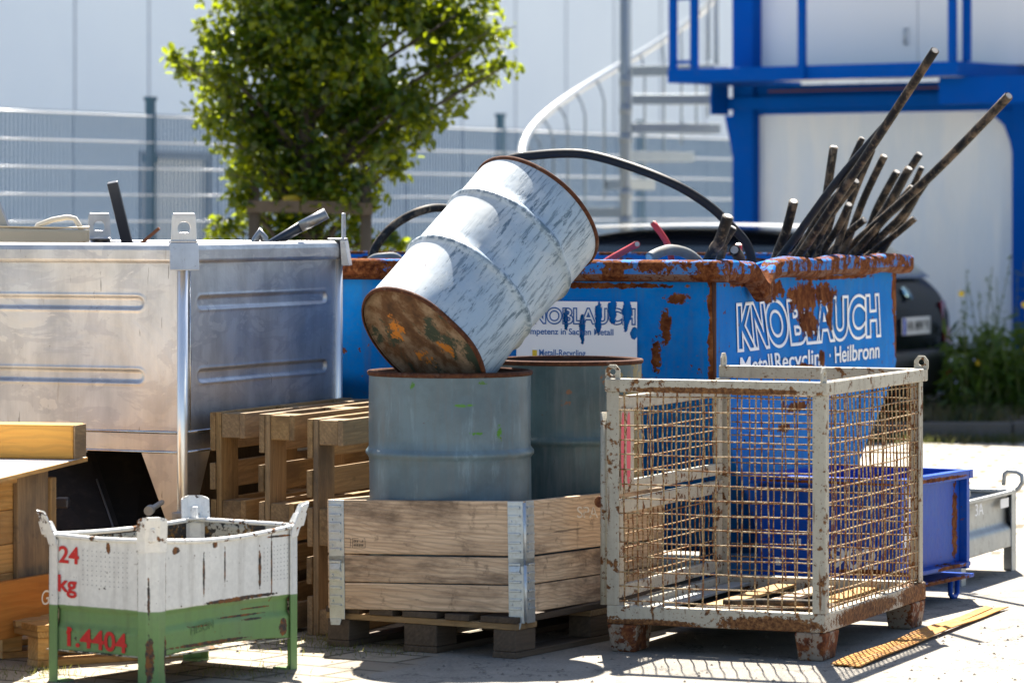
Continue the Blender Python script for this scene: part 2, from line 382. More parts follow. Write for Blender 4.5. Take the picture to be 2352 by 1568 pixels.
for px, py, r in CL:
    n = int(r*r*.075*min(1.15, max(.42, r/120)))+16; rad = r/F*TY; c0 = P(px, py, TY+rr.uniform(-.25,.25))
    tips.append((c0, rad))
    ncl = max(3, int(r/(10 if r > 115 else 14))); subs = []
    for _ in range(ncl):
        while True:
            q = Vector((rr.uniform(-1,1), rr.uniform(-1,1), rr.uniform(-1,1)))
            if q.length < 1: break
        subs.append(c0 + q*rad*.86)
    for _ in range(n):
        sc = rr.choice(subs); g_ = min(.078, rad*.27)
        c = sc + Vector((rr.gauss(0,g_), rr.gauss(0,g_), rr.gauss(0,g_)))
        add_leaf(v, f, c, rr.uniform(.04,.068), rr.uniform(.028,.048), rr)
SPR = [(392,128,60,40),(432,252,70,20),(462,75,70,30),(520,400,60,-30),(470,262,70,10),(478,520,80,-20),(486,548,70,-30),(1186,62,-80,30),(1194,152,-90,10),(1172,110,-80,10),(1105,212,-70,-50),(1060,246,-60,-60),(975,300,-60,-60),(932,338,-60,-40),(934,384,-70,-30),(892,446,-60,-40),(905,352,-60,-40),(885,545,-60,-20),(1150,20,-70,30),(450,190,70,0),(540,470,60,-40),(900,560,-50,-10),(1130,180,-70,-40),(1010,280,-50,-70),(505,330,60,-30)]
sprigs = []
for px, py, dx, dy in SPR:
    e = P(px, py, TY-.15+rr.uniform(-.2,.2)); s_ = e+Vector((dx*1.3/F*TY, rr.uniform(.0,.12), -abs(dy)*.6/F*TY-.03)); md = e.lerp(s_,.5)+Vector((0,0,.02))
    sprigs.append([s_-tr.location, md-tr.location, e-tr.location])
    for _ in range(30):
        u = rr.random()**.8; c = s_.lerp(e,u)+Vector((rr.gauss(0,.028),rr.gauss(0,.03),rr.gauss(0,.026))); add_leaf(v, f, c, rr.uniform(.035,.075), rr.uniform(.025,.05), rr)
cr = MB(); cr.add([p-tr.location for p in v], f); cr.build('crown', LEAF, tr)
tb = MB(); tb.tube([(0,0,0),(.02,0,.8),(-.01,.02,1.8),(.02,0,2.9),(0,0,4.3)], [.075,.065,.055,.04,.015], 10)
for c0, rad in tips:
    q = c0-tr.location; z0 = max(.9, min(3.6, q.z-.45-.25*abs(q.x))); mid = Vector((q.x*.5, q.y*.5, (z0+q.z)/2+.04))
    tb.tube([(0,0,z0), mid, q], [.022,.014,.005], 6)
for q in sprigs: tb.tube(q, [.006,.004,.002], 5)
tb.build('trunk', BARK, tr)
STAKE = plain('dark stake timber', (.10,.075,.05), .9, 0, .4, 10)
st = thing('tree_stake_frame', 'dark timber stake frame with crossbar holding the young tree', 'tree stake', (tx, TY, 0))
for sx, sy in ((-.3,-.2), (.36,-.22), (.05,.33)):
    MB().tube([(sx,sy,0),(sx,sy,1.72)], .035, 10).build('stake', STAKE, st)
MB().bar((-.02,-.235,1.60), (.40,-.262,1.585), .03, .07).build('crossbar', STAKE, st)
MB().bar((-.34,-.235,1.60), (-.03,-.235,1.60), .03, .07).build('crossbar', STAKE, st)
MB().tube([(-.12,-.2,1.64),(.0,-.1,1.66),(.02,.06,1.66),(-.1,.08,1.64)], .022, 8).build('tie_strap', plain('yellow strap', (.55,.38,.02), .6), st)

# ---- spiral staircase
SG = plain('galvanised stair steel', (.27,.31,.34), .45, .4, .3, 18)
sc_ = P(1437, 490, 31); sp = thing('spiral_staircase', 'galvanised spiral staircase with curved handrail beside blue platform', 'staircase', (sc_.x, 31, 0))
m = MB(); m.tube([(0,0,0),(0,0,5)], .050, 16)
for z in (1.0,1.26,1.5,1.74,1.96,2.2,2.44,2.68): m.tube([(0,0,z-.05),(0,0,z+.03)], .056, 16)
m.build('pole', SG, sp)
RR = .87
def hp(th, z, r=RR): return Vector((r*math.cos(R(th)), r*math.sin(R(th)), z))
hz = lambda th: 2.05+(180-th)*.0088
MB().tube([hp(th, hz(th)) for th in range(212, -40, -6)], .034, 12).build('handrail', plain('sunlit handrail zinc', (.72,.74,.74), .35, .35, .1), sp)  # handrail given a lighter zinc than the stair to paint in the sun
for i, th in enumerate(range(206, -40, -13)):
    zt = hz(th); b0 = hp(th, zt-1.05, RR-.1); s_ = hp(th+6, 0) - hp(th, 0)
    MB().tube([b0, hp(th, zt-.22, RR-.1), hp(th+1.5, zt-.12, RR-.08), hp(th+3, zt-.05, RR-.04), hp(th+4, hz(th+4), RR)], .0105, 6).build('baluster', SG, sp)
for i in range(9):
    th = 8+i*26-26; z = 2.47-.236*(i-1)
    a0, a1 = th-15, th+15
    m = MB(); pts = [hp(a0, 0, .06), hp(a0, 0, .86), hp(th, 0, .88), hp(a1, 0, .86), hp(a1, 0, .06)]; n = len(pts)
    vs = [q+Vector((0,0,z)) for q in pts]+[q+Vector((0,0,z+.085)) for q in pts]
    m.add(vs, [tuple(range(n-1,-1,-1)), tuple(range(n,2*n))]+[(k,(k+1)%n,n+(k+1)%n,n+k) for k in range(n)]); m.build('step', SG, sp, bevel=.004)

# ---- blue steel platform building
BLUE = plain('blue coated steel', (.001,.09,.43), .55, 0, .25, 5, spec=.03, bump=.05, grime=.06)
WHITE = plain('white wall panel', (.84,.85,.86), .4, 0, .05, 2)
CURT = NT('white strip sheet'); _o = CURT.coord(); CURT = CURT.done(CURT.pbr(CURT.mix(CURT.step(CURT.noise(CURT.map(_o,(2,2,.4)), 2, 4), .4, .65), (.84,.85,.85), (.74,.79,.84)), .28, 0, CURT.bump(CURT.noise(CURT.map(_o,(3,3,.5)), 1.5, 3), .5, .08)))
bl = thing('blue_platform_building', 'blue steel frame building with white walls and railed upper platform', 'building', (3.37, 28.0, 0), 36.9)
XL = -2.66
m = MB(); m.box(XL, 0, 0, .06, 2.60, 2.71); m.box(XL, XL+.06, .063, 1.9, 2.60, 2.71); m.box(-.06, 0, .063, 3.2, 2.60, 2.71); m.build('platform_edge', BLUE, bl, bevel=.004)
m = MB(); m.box(XL+.06, -.06, .06, 1.9, 2.66, 2.70); m.build('platform_deck', GALVD, bl)
m = MB(); m.box(XL+.04, -2.60, .55, .80, 2.36, 2.598); m.box(-2.599, -.3, .76, .795, 2.40, 2.50); m.build('lower_beam', BLUE, bl, bevel=.004)
m = MB(); m.box(-.25, 1.2, -.1+.25, .25, 2.39, 2.597); m.build('side_beam', BLUE, bl, bevel=.004)
m = MB(); m.box(XL+.5, -.4, .70, .74, 2.535, 2.55); m.build('rusty_rail', plain('rusty rail', (.12,.045,.02), .9), bl)
for cx in (-2.47, .12):
    m = MB(); m.box(cx-.10, cx+.10, .80, .97, 0, 2.595); m.build('column', BLUE, bl, bevel=.005)
m = MB(); m.box(.22,4.6,.93,2.8,0,2.355); m.build('lower_wall', CURT, bl)
m = MB(); m.box(-2.57,-2.37,.80,.97,2.712,6.6); m.build('column', BLUE, bl, bevel=.005)
m = MB(); m.box(-2.37,.02,.85,.95,2.36,2.595); m.build('lintel', BLUE, bl, bevel=.004)
m = MB(); m.prism([(-2.66,2.355),(-2.571,2.355),(-2.571,1.98),(-2.60,2.12),(-2.63,2.24)], .82, .94); m.build('bracket', BLUE, bl)
m = MB(); m.prism([(-.20,2.358),(.019,2.358),(.019,2.0),(-.01,2.12),(-.06,2.24)], .82, .94); m.build('bracket', BLUE, bl)
m = MB(); m.box(-2.37,.02,.90,2.8,0,2.355); m.build('lower_wall', CURT, bl)
m = MB(); m.box(-2.369,-.902,.93,2.8,2.715,6.6); m.build('upper_wall', WHITE, bl)
m = MB(); m.box(-.894,4.6,.93,2.8,2.715,6.6); m.build('upper_wall', WHITE, bl)
m = MB(); m.tube([(-1.0,.926,2.9),(-1.0,.90,2.9),(-1.0,.90,3.02),(-1.0,.926,3.02)], .012, 6); m.build('door_handle', GALV, bl)
for x, y0 in ((XL+.035,.03),(XL+.24,.03),(-1.38,-.012),(-.06,.03),(-.01,.16)):
    m = MB(); m.box(x-.028, x+.028, y0-.025, y0+.025, 2.60 if y0 < 0 else 2.712, 3.9); m.build('railing_post', BLUE, bl, bevel=.003)
m = MB(); m.box(XL+.066,XL+.212,.02,.04,2.75,2.78); m.build('railing_bar', BLUE, bl); m = MB(); m.box(XL+.066,XL+.212,.02,.04,3.26,3.29); m.build('railing_bar', BLUE, bl)
m = MB(); m.box(XL, 0, -.01, .04, 3.9, 3.95); m.build('railing_top_rail', BLUE, bl)

# ---- car
CARP = plain('black car lacquer', (.004,.006,.010), .2, 0, .1, 3, bump=0, spec=.12)
GLASS = plain('dark car glass', (.02,.03,.035), .03, 0, 0, 3, spec=1, bump=0)
CPL = plain('black bumper plastic', (.012,.013,.015), .35, 0, .1)
rc = Vector((2.83, 26.05, 0)); ang = math.atan2(.45, -.89)
car = thing('parked_car', 'black hatchback parked behind the blue skip, number plate showing', 'car', rc, M=Matrix.Translation(rc) @ Matrix.Rotation(ang, 4, 'Z'))
ST = [(0,.72,.80,.78,.79,.32),(.03,.78,.90,.80,.78,.28),(.08,.92,1.02,.85,.74,.25),(.18,.95,1.14,.86,.70,.25),(.42,.95,1.34,.87,.61,.25),(.72,.95,1.405,.87,.57,.25),(1.2,.94,1.45,.87,.57,.25),(2.0,.93,1.455,.87,.58,.25),(2.45,.92,1.40,.87,.59,.25),(2.9,.90,1.20,.87,.66,.25),(3.2,.88,1.0,.86,.70,.25),(3.7,.80,.90,.84,.66,.25),(4.05,.68,.76,.74,.58,.28),(4.15,.55,.6,.62,.5,.32)]
ringsv = []
for x, zb, zt, wb, wt, z0 in ST:
    half = [(0,z0),(wb*.8,z0),(wb*.97,z0+.1),(wb,zb*.72),(wb*.985,zb),(wt+(wb-wt)*.15,zb+(zt-zb)*.75),(wt*.9,zt-.02),(wt*.5,zt),(0,zt+.01)]
    ringsv.append([(x,w,z) for w,z in half]+[(x,-w,z) for w,z in half[-2:0:-1]])
nr = len(ringsv[0]); m = MB(); vs = [p for r_ in ringsv for p in r_]
fs = [(i*nr+k,i*nr+(k+1)%nr,(i+1)*nr+(k+1)%nr,(i+1)*nr+k) for i in range(len(ST)-1) for k in range(nr)]
fs += [tuple(range(nr)), tuple(range(len(ST)*nr-1, (len(ST)-1)*nr-1, -1))]
m.add(vs, fs, True); m.build('body', CARP, car, sub=2)
m = MB(); m.grid(lambda u, v: (.135+.44*v-.02, (u*2-1)*(.62-.07*v), 1.09+.285*v+.012+.03*math.sin(math.pi*v)), 12, 8); m.build('rear_window', plain('glass with painted sky glare', (.55,.60,.56), .12, .85, .05, 3, bump=0), car)  # rear glass coloured pale to paint in a bright reflection
m = MB(); m.grid(lambda u, v: (.66+2.0*u, (v*2-1)*.57*(1-.0*u), 1.425+.052*math.sin(math.pi*(.25+.62*u))+.012*(1-(v*2-1)**2)), 20, 10); m.build('roof_glare', plain('roof with painted glare', (.75,.77,.80), .22, .85, .05, 3, bump=0), car)  # silver sheet added over the black roof to paint in its glare
for sy in (-1, 1):
    m = MB(); q = lambda u, v, sy=sy: (.62+2.05*u-.1*(1-u)*v*0-.25*u*v+.12*v*(1-u), sy*(.862-.23*v**1.1), .97+.36*v); m.grid(q, 16, 6); m.build('side_window', GLASS, car)
    m = MB(); m.hexa([(-.015,sy*.60,.62),(-.005,sy*.79,.62),(.3,sy*.865,.62),(.1,sy*.7,.62),(.02,sy*.60,.93),(.05,sy*.77,.93),(.3,sy*.855,.93),(.12,sy*.7,.93)]); m.build('tail_light', plain('red lamp glass', (.35,.006,.006), .12, coat=1), car, bevel=.01)
    m = MB(); m.box(-.10,-.065,sy*.55-.1,sy*.55+.1,.40,.45); m.build('reflector', plain('red reflector', (.6,.01,.015), .2), car)
    for wx in (.78, 3.35):
        m = MB(); Mw = Matrix.Translation((wx, sy*.80, .31)) @ Matrix.Rotation(R(90), 4, 'X'); m.lathe([(.0,-.09),(.21,-.09),(.30,-.085),(.315,-.05),(.315,.05),(.30,.085),(.21,.09),(0,.09)], 28, Mw); w_ = m.build('wheel', plain('tyre rubber', (.015,.015,.015), .8), car)
        m = MB(); m.lathe([(0,-.095*1),(.18,-.1),(.2,-.095),(.2,.095),(.18,.1),(0,.095)], 20, Mw); m.build('rim', GALVD, w_)
m = MB()
def bump_(u, v):
    y = (u*2-1); a = abs(y)**3; zz = [.26,.30,.38,.5,.58,.60,.60][min(6,int(v*6+.5))]; xx = [.02,-.05,-.085,-.09,-.075,-.04,.06][min(6,int(v*6+.5))]
    return (xx+.16*a, y*.845, zz)
m.grid(bump_, 24, 6); m.build('bumper', CPL, car)
m = MB(); m.box(-.022,-.012,-.27,.27,.71,.83); pl_ = m.build('number_plate', plain('white plate', (.75,.75,.74), .4, 0, .05), car, bevel=.003)
m = MB(); m.box(-.0245,-.0225,.225,.27,.712,.828); m.build('blue_band', plain('plate blue', (.01,.06,.5), .4), pl_)
text('HN MW 91', 'plate_text', plain('plate black', (.02,.02,.02), .5), pl_, (-.0225,.20,.735), (0,-1,0), (0,0,1), .072, .44, bold=.02)
m = MB(); m.lathe([(0,-.012),(.05,-.012),(.06,0),(0,.002)], 24, Matrix.Translation((.075,0,.985)) @ Matrix.Rotation(R(-55), 4, 'Y') @ Matrix.Translation((0,0,.03))); m.build('emblem', plain('chrome emblem', (.5,.75,.8), .12, 1, .1), car)
m = MB(); m.bar((.18,0,1.03),(.30,-.42,1.13),.02,.02); m.box(.12,.22,-.04,.05,1.0,1.06); m.build('rear_wiper', CPL, car)

# ---- plants and grass beyond the kerb
PLEAF = leaf_mat('weed leaf', (.03,.07,.015), (.06,.11,.02), (.30,.42,.04), .35); STEM = plain('plant stem', (.10,.13,.04), .8); DRY = plain('dry stem', (.30,.22,.12), .9)
YEL = plain('yellow petal', (.80,.55,.01), .6)
def weed(px, Y, hgt, n, seed, label, tall, flowers):
    rr = random.Random(seed); base = P(px, 490, Y); t_ = thing('flowering_weed', label, 'plant', (base.x, Y, .12), group='weeds behind the kerb')
    s_ = MB(); v = []; f = []; fl = MB()
    for i in range(n):
        a = rr.uniform(0, 6.28); r_ = rr.uniform(.03,.26); hh = hgt*rr.uniform(.6,1.05); lx, ly = rr.gauss(0,.09), rr.gauss(0,.09)
        b = Vector((r_*math.cos(a), r_*math.sin(a), 0)); pts = [b, b+Vector((lx*.4,ly*.4,hh*.5)), b+Vector((lx,ly,hh))]
        s_.tube(pts, [.007,.005,.002], 5)
        for _ in range(int(46*hh/.7)):
            u = rr.uniform(.12, 1); q = pts[0].lerp(pts[2], u); add_leaf(v, f, q+Vector((rr.gauss(0,.015),rr.gauss(0,.015),0)), rr.uniform(.07,.15), rr.uniform(.018,.035), rr)
    for i in range(tall):
        b = Vector((rr.uniform(-.25,.25), rr.uniform(-.2,.2), 0)); hh = rr.uniform(.75,1.22); e = b+Vector((rr.gauss(0,.10), rr.gauss(0,.08), hh))
        s_.tube([b, b.lerp(e,.5)+Vector((rr.gauss(0,.02),0,0)), e], [.006,.004,.002], 5)
        for _ in range(16):
            add_leaf(v, f, b.lerp(e, rr.uniform(.5,1)), rr.uniform(.03,.05), .012, rr)
    s_.build('stem', STEM, t_); MB().add(v, f).build('foliage', PLEAF, t_)
    for i in range(flowers):
        c = Vector((rr.uniform(-.3,.3), rr.uniform(-.3,-.05), rr.uniform(.3,1.0))); fl = MB()
        s2 = MB()
        for k_ in range(8):
            a = k_*.785; d = Vector((math.cos(a), -.25, math.sin(a))); fl.add([c, c+d*.014+Vector((-d.z,0,d.x))*.008, c+d*.026, c+d*.014-Vector((-d.z,0,d.x))*.008], [(0,1,2,3)])
        fl.build('flower', YEL, t_)
weed(2215, 26.3, .55, 16, 1, 'low leafy weed close beside the black car', 1, 0)
weed(2262, 26.5, .68, 20, 2, 'bushy weed with yellow flowers and tall thin stalks', 5, 3)
weed(2318, 26.2, .66, 20, 3, 'dark leafy weed by the blue column with tall seed stalks', 6, 1)
weed(2370, 26.6, .75, 22, 4, 'leafy weed at the right edge of the view', 3, 1)
weed(2425, 26.3, .7, 18, 5, 'leafy weed just beyond the right edge', 2, 2)
v = []; f = []; rr = random.Random(9)
for i in range(7000):
    X = rr.uniform(2.2, 5.2); Yy = rr.choice([rr.gauss(25.28,.12), rr.uniform(25.6,26.6), rr.uniform(25.6,27.5)]); z = 0 if Yy < 25.45 else .11
    if 25.42 < Yy < 25.62: continue
    hgt = rr.uniform(.04,.14)*(1 if z else .6); d = Vector((rr.gauss(0,.04), rr.gauss(0,.04), hgt)); k_ = len(v); b = Vector((X,Yy,z)); w_ = Vector((.006,0,0))
    v += [b-w_, b+w_, b+d]; f.append((k_,k_+1,k_+2))
tag(MB().add(v, f).build('grass', leaf_mat('verge grass', (.03,.05,.012), (.12,.10,.05), (.15,.16,.04), .25)), 'sparse grass and dry litter along the kerb', 'grass', kind='stuff')

# ================================================================== YARD OBJECTS
# ---- blue skip with rusty rim
SKA = 22.0; SK = Vector((.0544*14.7, 14.7, 0)); SW, SL = 3.3, 2.6
PATCH = [((0,.80,1.235),(.2,.20,.05)),((0,1.22,1.2),(.2,.20,.07)),((0,1.27,1.09),(.2,.11,.065)),((0,1.5,1.21),(.2,.18,.05)),((0,1.57,1.12),(.2,.05,.06)),((0,.45,1.275),(.2,.35,.014)),((0,1.6,1.28),(.2,.55,.010)),((0,2.58,1.2),(.2,.05,.12)),((0,2.6,1.0),(.2,.035,.10)),((0,1.15,.90),(.2,.16,.02)),((0,1.42,.93),(.2,.05,.04)),((-.24,0,.99),(.02,.2,.07),40),((-.20,0,1.11),(.025,.2,.07),40),((-.15,0,1.22),(.05,.2,.02),40),((-.55,0,1.27),(.4,.2,.012),30),((0,0,1.1),(.02,.02,.5)),((0,1.1,.74),(.2,.16,.02),30),((0,.9,.66),(.2,.10,.02),30),((-1.8,0,1.27),(.09,.2,.04)),((-1.75,0,1.0),(.12,.2,.03))]
SKP = paint('chipped blue skip paint', (.001,.175,.57), .66, 6, .6, .35, PATCH, .35, .655, blobscale=15, amp=3.0, spec=.02, fade=(.45, (.035,.26,.58)))
SKR = paint('rust eaten blue rim paint', (.001,.16,.52), .46, 15, .6, .3, [((-2,-.08,1.33),(.75,.3,.12))], .15, .56, spec=.03, two=(1.318, (.15,.055,.02)))
skip = thing('skip', 'dented blue scrap skip with rusty rim and white lettering, full of cables', 'skip', SK, SKA)
inn = plain('rusty inner steel', (.10,.03,.02), .8, 0, .5, 9, bump=.4)
zt = 1.36; zk = .866
def dent(y): return -.085*math.exp(-((y-.44)/.085)**2) - .02*math.exp(-((y-.2)/.08)**2) + .006*math.sin(y*9)
def bulge(y, z):
    return -.035*math.exp(-((y-.9)/.45)**2)*math.exp(-((z-1.2)/.2)**2) + .006*math.sin(y*7+z*5)
def side_y(z):      # start and end of the long side at height z
    if z >= zk: return 0, SL
    k = (zk-z)/(zk-.16); return .62*k, SL-1.0*k
m = MB()
def rface(u, v):
    z = .16 + (zt-.16)*v; a, b = side_y(z); y = a+(b-a)*u; return (bulge(y, z), y, z + (dent(y) if v > .94 else 0))
m.grid(rface, 60, 40)
m.grid(lambda u, v: (-SW,)+tuple(rface(u, v))[1:], 20, 20)
def lface(u, v):
    z = .16 + (zt-.16)*v; return (-SW*u, side_y(z)[0]+.004*math.sin(u*9), z)
m.grid(lface, 40, 40); m.grid(lambda u, v: (-SW*u, side_y(.16+(zt-.16)*v)[1], .16+(zt-.16)*v), 12, 20)
m.add([(0,.62,.16),(-SW,.62,.16),(-SW,SL-1,.16),(0,SL-1,.16)], [(0,1,2,3)]); m.build('body', SKP, skip, solid=.012)
m = MB()
m.add([(0,.3,.95),(-SW,.3,.95),(-SW,SL-.3,.95),(0,SL-.3,.95)], [(0,1,2,3)]); m.build('load_bed', plain('dark scrap bed', (.03,.025,.02), .9), skip)
def rimseg(a, b, nx, ny, n, dz=None, name='rim'):
    m = MB(); prof = [(0,0),(.055,-.004),(.066,-.012),(.062,-.066),(.045,-.082),(.0,-.09),(-.008,-.045)]
    vs = []
    for i in range(n+1):
        u = i/n; x = a[0]+(b[0]-a[0])*u; y = a[1]+(b[1]-a[1])*u; d = dz(u) if dz else 0
        for q, h in prof:
            w = .004*math.sin(u*31+h*40) + (.018*max(0, -d/.085) if dz else 0)
            vs.append((x+nx*(q+w), y+ny*(q+w), 1.375+h+d))
    k = len(prof); fs = [(i*k+j, i*k+(j+1)%k, (i+1)*k+(j+1)%k, (i+1)*k+j) for i in range(n) for j in range(k)] + [tuple(range(k)), tuple(range((n+1)*k-1, n*k-1, -1))]
    m.add(vs, fs, False); return m.build(name, SKR, skip, bevel=.004)
rimseg((.005,.02),(.005,SL+.07),1,0,110,lambda u: dent(u*SL))
rimseg((.066,0),(-SW-.06,0),0,-1,60)
rimseg((.0,SL),(-SW-.06,SL),0,1,20); rimseg((-SW,0),(-SW,SL),-1,0,20)
m = MB(); m.tube([(.002,.006,zk+.01),(.004,-.002,1.29)], .009, 8); m.build('corner_weld', plain('rusty weld', (.09,.035,.02), .9, 0, .4, 40), skip)
for x0 in (-.25, -1.75, -3.0):
    m = MB(); m.box(x0-.05, x0+.05, .7, 1.5, 0, .157); m.build('skid', SKP, skip)
def worn(name, colr, holes, th=.0, sc=9, base=.70):
    t = NT(name); o = t.coord(); n = t.noise(o, sc, 6, .65)
    h = t.step(t.noise(o, 26, 5, .7), base, base+.02)
    for c, r in holes: h = t.math('MAXIMUM', h, t.step(t.blob(o, c, r, t.noise(o, 15, 9, .74), 3.0), -.02, .01))
    m_ = t.n('MixShader', {0: h, 1: t.pbr(colr, .5), 2: t.n('BsdfTransparent').outputs[0]}).outputs[0]; return t.done(m_)
LET = worn('worn white lettering', (.78,.80,.82), PATCH[:5]+[p for p in PATCH if p[0] in ((0,1.15,.90),(0,1.42,.93))])
def curve_text(o_, fn):
    for v in o_.data.vertices: v.co.x += fn(v.co.y, v.co.z)+.009
o_ = text('KNOBLAUCH', 'lettering', LET, skip, (0,.252,1.016), (0,1,0), (0,0,1), .165, 2.06, bold=.045, shear=-.06, outline=.027); curve_text(o_, bulge)
for s_, y_, w_ in (('Metall', .30, .46), ('Recycling', .80, .66), ('·', 1.53, None), ('Heilbronn', 1.62, .66)):
    o_ = text(s_, 'lettering', LET, skip, (0,y_,.906), (0,1,0), (0,0,1), .070, w_, bold=.012); curve_text(o_, bulge)
# sign board on the short end
s0, s1, z0, z1 = -.836, -.316, .945, 1.206
m = MB(); m.box(s0, s1, -.018, -.0165, z0, z1); SGN = worn('scratched white sign', (.80,.80,.83), [((-.42,0,1.17),(.02,.2,.06)),((-.36,0,1.16),(.018,.2,.07)),((-.55,0,1.10),(.012,.2,.06)),((-.48,0,1.13),(.014,.2,.07)),((-.62,0,1.14),(.012,.2,.05)),((-.33,0,1.08),(.016,.2,.03))], base=.74)
sg = m.build('sign_board', SGN, skip)
INK = worn('sign blue ink', (.02,.12,.36), [((-.42,0,1.17),(.02,.2,.06)),((-.48,0,1.13),(.014,.2,.07)),((-.36,0,1.16),(.018,.2,.07))], base=.75)
text('KNOBLAUCH', 'lettering', INK, sg, (s0+.015,-.0185,1.118), (1,0,0), (0,0,1), .058, .50, bold=.03, outline=.032)
text('Kompetenz in Sachen Metall', 'lettering', INK, sg, (s0+.02,-.0185,1.072), (1,0,0), (0,0,1), .024, .40, bold=.015)
text('Metall-Recycling', 'lettering', INK, sg, (s0+.10,-.0185,.985), (1,0,0), (0,0,1), .026, .20, bold=.01)
m = MB(); m.box(s0+.07, s0+.09, -.0195, -.0185, .983, 1.008); m.build('yellow_square', plain('sign yellow', (.75,.50,.02), .5), sg)

# ---- cables in the skip
def rubber(name, c, dust, rough=.42):
    t = NT(name); p = t.offset(t.pos(), 3); n = t.noise(p, 14, 7, .7); n2 = t.noise(t.map(p, (1,1,.35)), 40, 4)
    b = t.mix(t.math('MULTIPLY', t.step(n, .46, .62), dust), c, (.15,.105,.065)); b = t.mix(t.math('MULTIPLY', t.step(n2, .6, .72), dust*.8), b, (.26,.2,.13))
    return t.done(t.pbr(b, t.lerp(n, rough, .8), 0, t.bump(n2, .25, .002), .3))
RUB = rubber('dusty black cable sheath', (.006,.0052,.0045), .8, .5); RUBC = rubber('clean black cable sheath', (.004,.006,.010), .06, .3); RED = rubber('red cable sheath', (.42,.035,.045), .18); GREYC = rubber('grey cable sheath', (.16,.17,.17), .3)
CUT = plain('cut conductor', (.45,.42,.38), .5, .3, .5, 60); 
def faceY(px):      # depth of the skip's lettered side at this image column
    c = (px-CX)/F; t_ = (c*SK.y-SK.x)/(math.sin(R(SKA))-c*math.cos(R(SKA))); return SK.y+t_*math.cos(R(SKA))
def cable(pts, dia, mat, label, seg=12, smoothn=0, group='cables in the skip', cut=True, name='cable'):
    pts = [Vector(p) for p in pts]
    if smoothn:
        q = []; n = len(pts)
        for i in range(n-1):
            p0, p1, p2, p3 = pts[max(i-1,0)], pts[i], pts[i+1], pts[min(i+2,n-1)]
            for k in range(smoothn):
                t = k/smoothn; q.append(.5*((2*p1)+(p2-p0)*t+(2*p0-5*p1+4*p2-p3)*t*t+(3*p1-p0-3*p2+p3)*t**3))
        pts = q+[pts[-1]]
    o = thing(name, label, 'cable', pts[0], group=group); loc = pts[0].copy(); L = [p-loc for p in pts]
    MB().tube(L, dia/2, seg).build('sheath', mat, o)
    if cut:
        d = (L[-1]-L[-2]).normalized(); MB().tube([L[-1]-d*.002, L[-1]+d*.004], dia*.36, 10).build('core', CUT, o)
    return o
BK = [ # tip px,py, base px,py, diameter px, depth pull of the tip, label
 (2147,117,1846,572,21,1.0,'longest black cable rising highest from the blue skip',RUB),
 (2317,221,1966,556,21,.9,'long black cable leaning furthest right over the blue skip',RUB),
 (1915,338,1880,560,20,.1,'upright black cable standing left of the tallest cable',RUB),
 (1980,318,1894,560,15,.1,'thin black cable half hidden behind the tallest cable',RUB),
 (2042,278,1815,562,19,.3,'smooth clean black cable touching the tallest cable along its length',RUBC),
 (2003,343,1925,560,18,.1,'black cable stub just right of the tallest cable, tip at its mid height',RUB),
 (2031,359,1944,560,18,.2,'black cable with dull tip rising alone in the gap of the bundle',RUB),
 (2060,395,1990,540,19,.2,'brown dusted cable, shorter left neighbour of the pale tipped stub',RUB),
 (2112,354,2040,480,18,.1,'black cable stub peeking out behind the pale tipped stub',RUB),
 (2088,387,1995,540,20,.2,'thick dark cable stub with a pale cut tip in the right bundle',RUB),
 (2117,385,2020,520,14,.1,'narrow black cable beside the long right leaning cable',RUB),
 (2127,416,1998,570,18,.2,'black cable below the long right leaning cable, ending at its middle',RUB),
 (2101,502,2018,568,16,.1,'short black cable, lowest and furthest right in the bundle',RUB),
 (1943,429,1838,570,20,.3,'front dusty cable with blue grey tip at the left of the bundle',RUB),
 (1966,416,1866,570,20,.25,'dusty cable just behind the front one, tip slightly higher',RUB),
 (1823,463,1782,592,22,.2,'thick separate black stub with a shiny tip left of the bundle',RUB),
 (1672,497,1630,592,27,.1,'thickest black stub, left one of the pair at the dented rim',RUB),
 (1684,523,1655,592,19,.05,'thinner black stub, right one of the pair at the dented rim',RUB),
 (1950,470,1893,572,18,.2,'dusty brown cable low in the middle of the bundle',RUB),
 (1985,505,1915,572,17,.15,'short brown cable between the middle cables of the bundle',RUB),
 (2095,430,1968,572,17,.15,'dark cable pressed under the long right leaning cable',RUB),
 (2120,425,2035,565,15,.05,'slim black cable behind the lowest right cable',RUB),
]
for k, (tx_, ty_, bx_, by_, dpx, pull, lab, mt) in enumerate(BK):
    Yb = faceY(min(bx_, 2050))+.16+.11*(k % 4); Yt = Yb-pull
    b = P(bx_, by_, Yb); tp = P(tx_, ty_, Yt); d = (tp-b); low = b - d.normalized()*.42
    mid = b.lerp(tp, .5)+Vector((rnd.uniform(-.02,.02), 0, rnd.uniform(-.02,.02)))
    cable([low, b, mid, tp], dpx/F*(Yb+Yt)/2, mt, lab, smoothn=5)
yb = faceY(1686)+.12
cable([P(1712,640,yb+.3), P(1700,596,yb+.1), P(1687,574,yb-.02)], 26/F*yb, RUB, 'short thick stub pointing at the viewer beside the stub pair', smoothn=4)
cable([P(1545,650,yb+.25), P(1537,569,yb+.2), P(1499,511,yb+.2)], 15/F*yb, RED, 'red cable leaning left with its tip up against the car roof behind', smoothn=4)
cable([P(1350,630,yb+.3), P(1400,596,yb+.25), P(1463,561,yb)], 16/F*yb, RED, 'red cable leaning right over the rim near the tilted drum', smoothn=4)
cable([P(1700,620,yb+.35), P(1696,562,yb+.3)], 16/F*yb, RED, 'tiny red cable tip between the black stubs')
y2 = 15.15
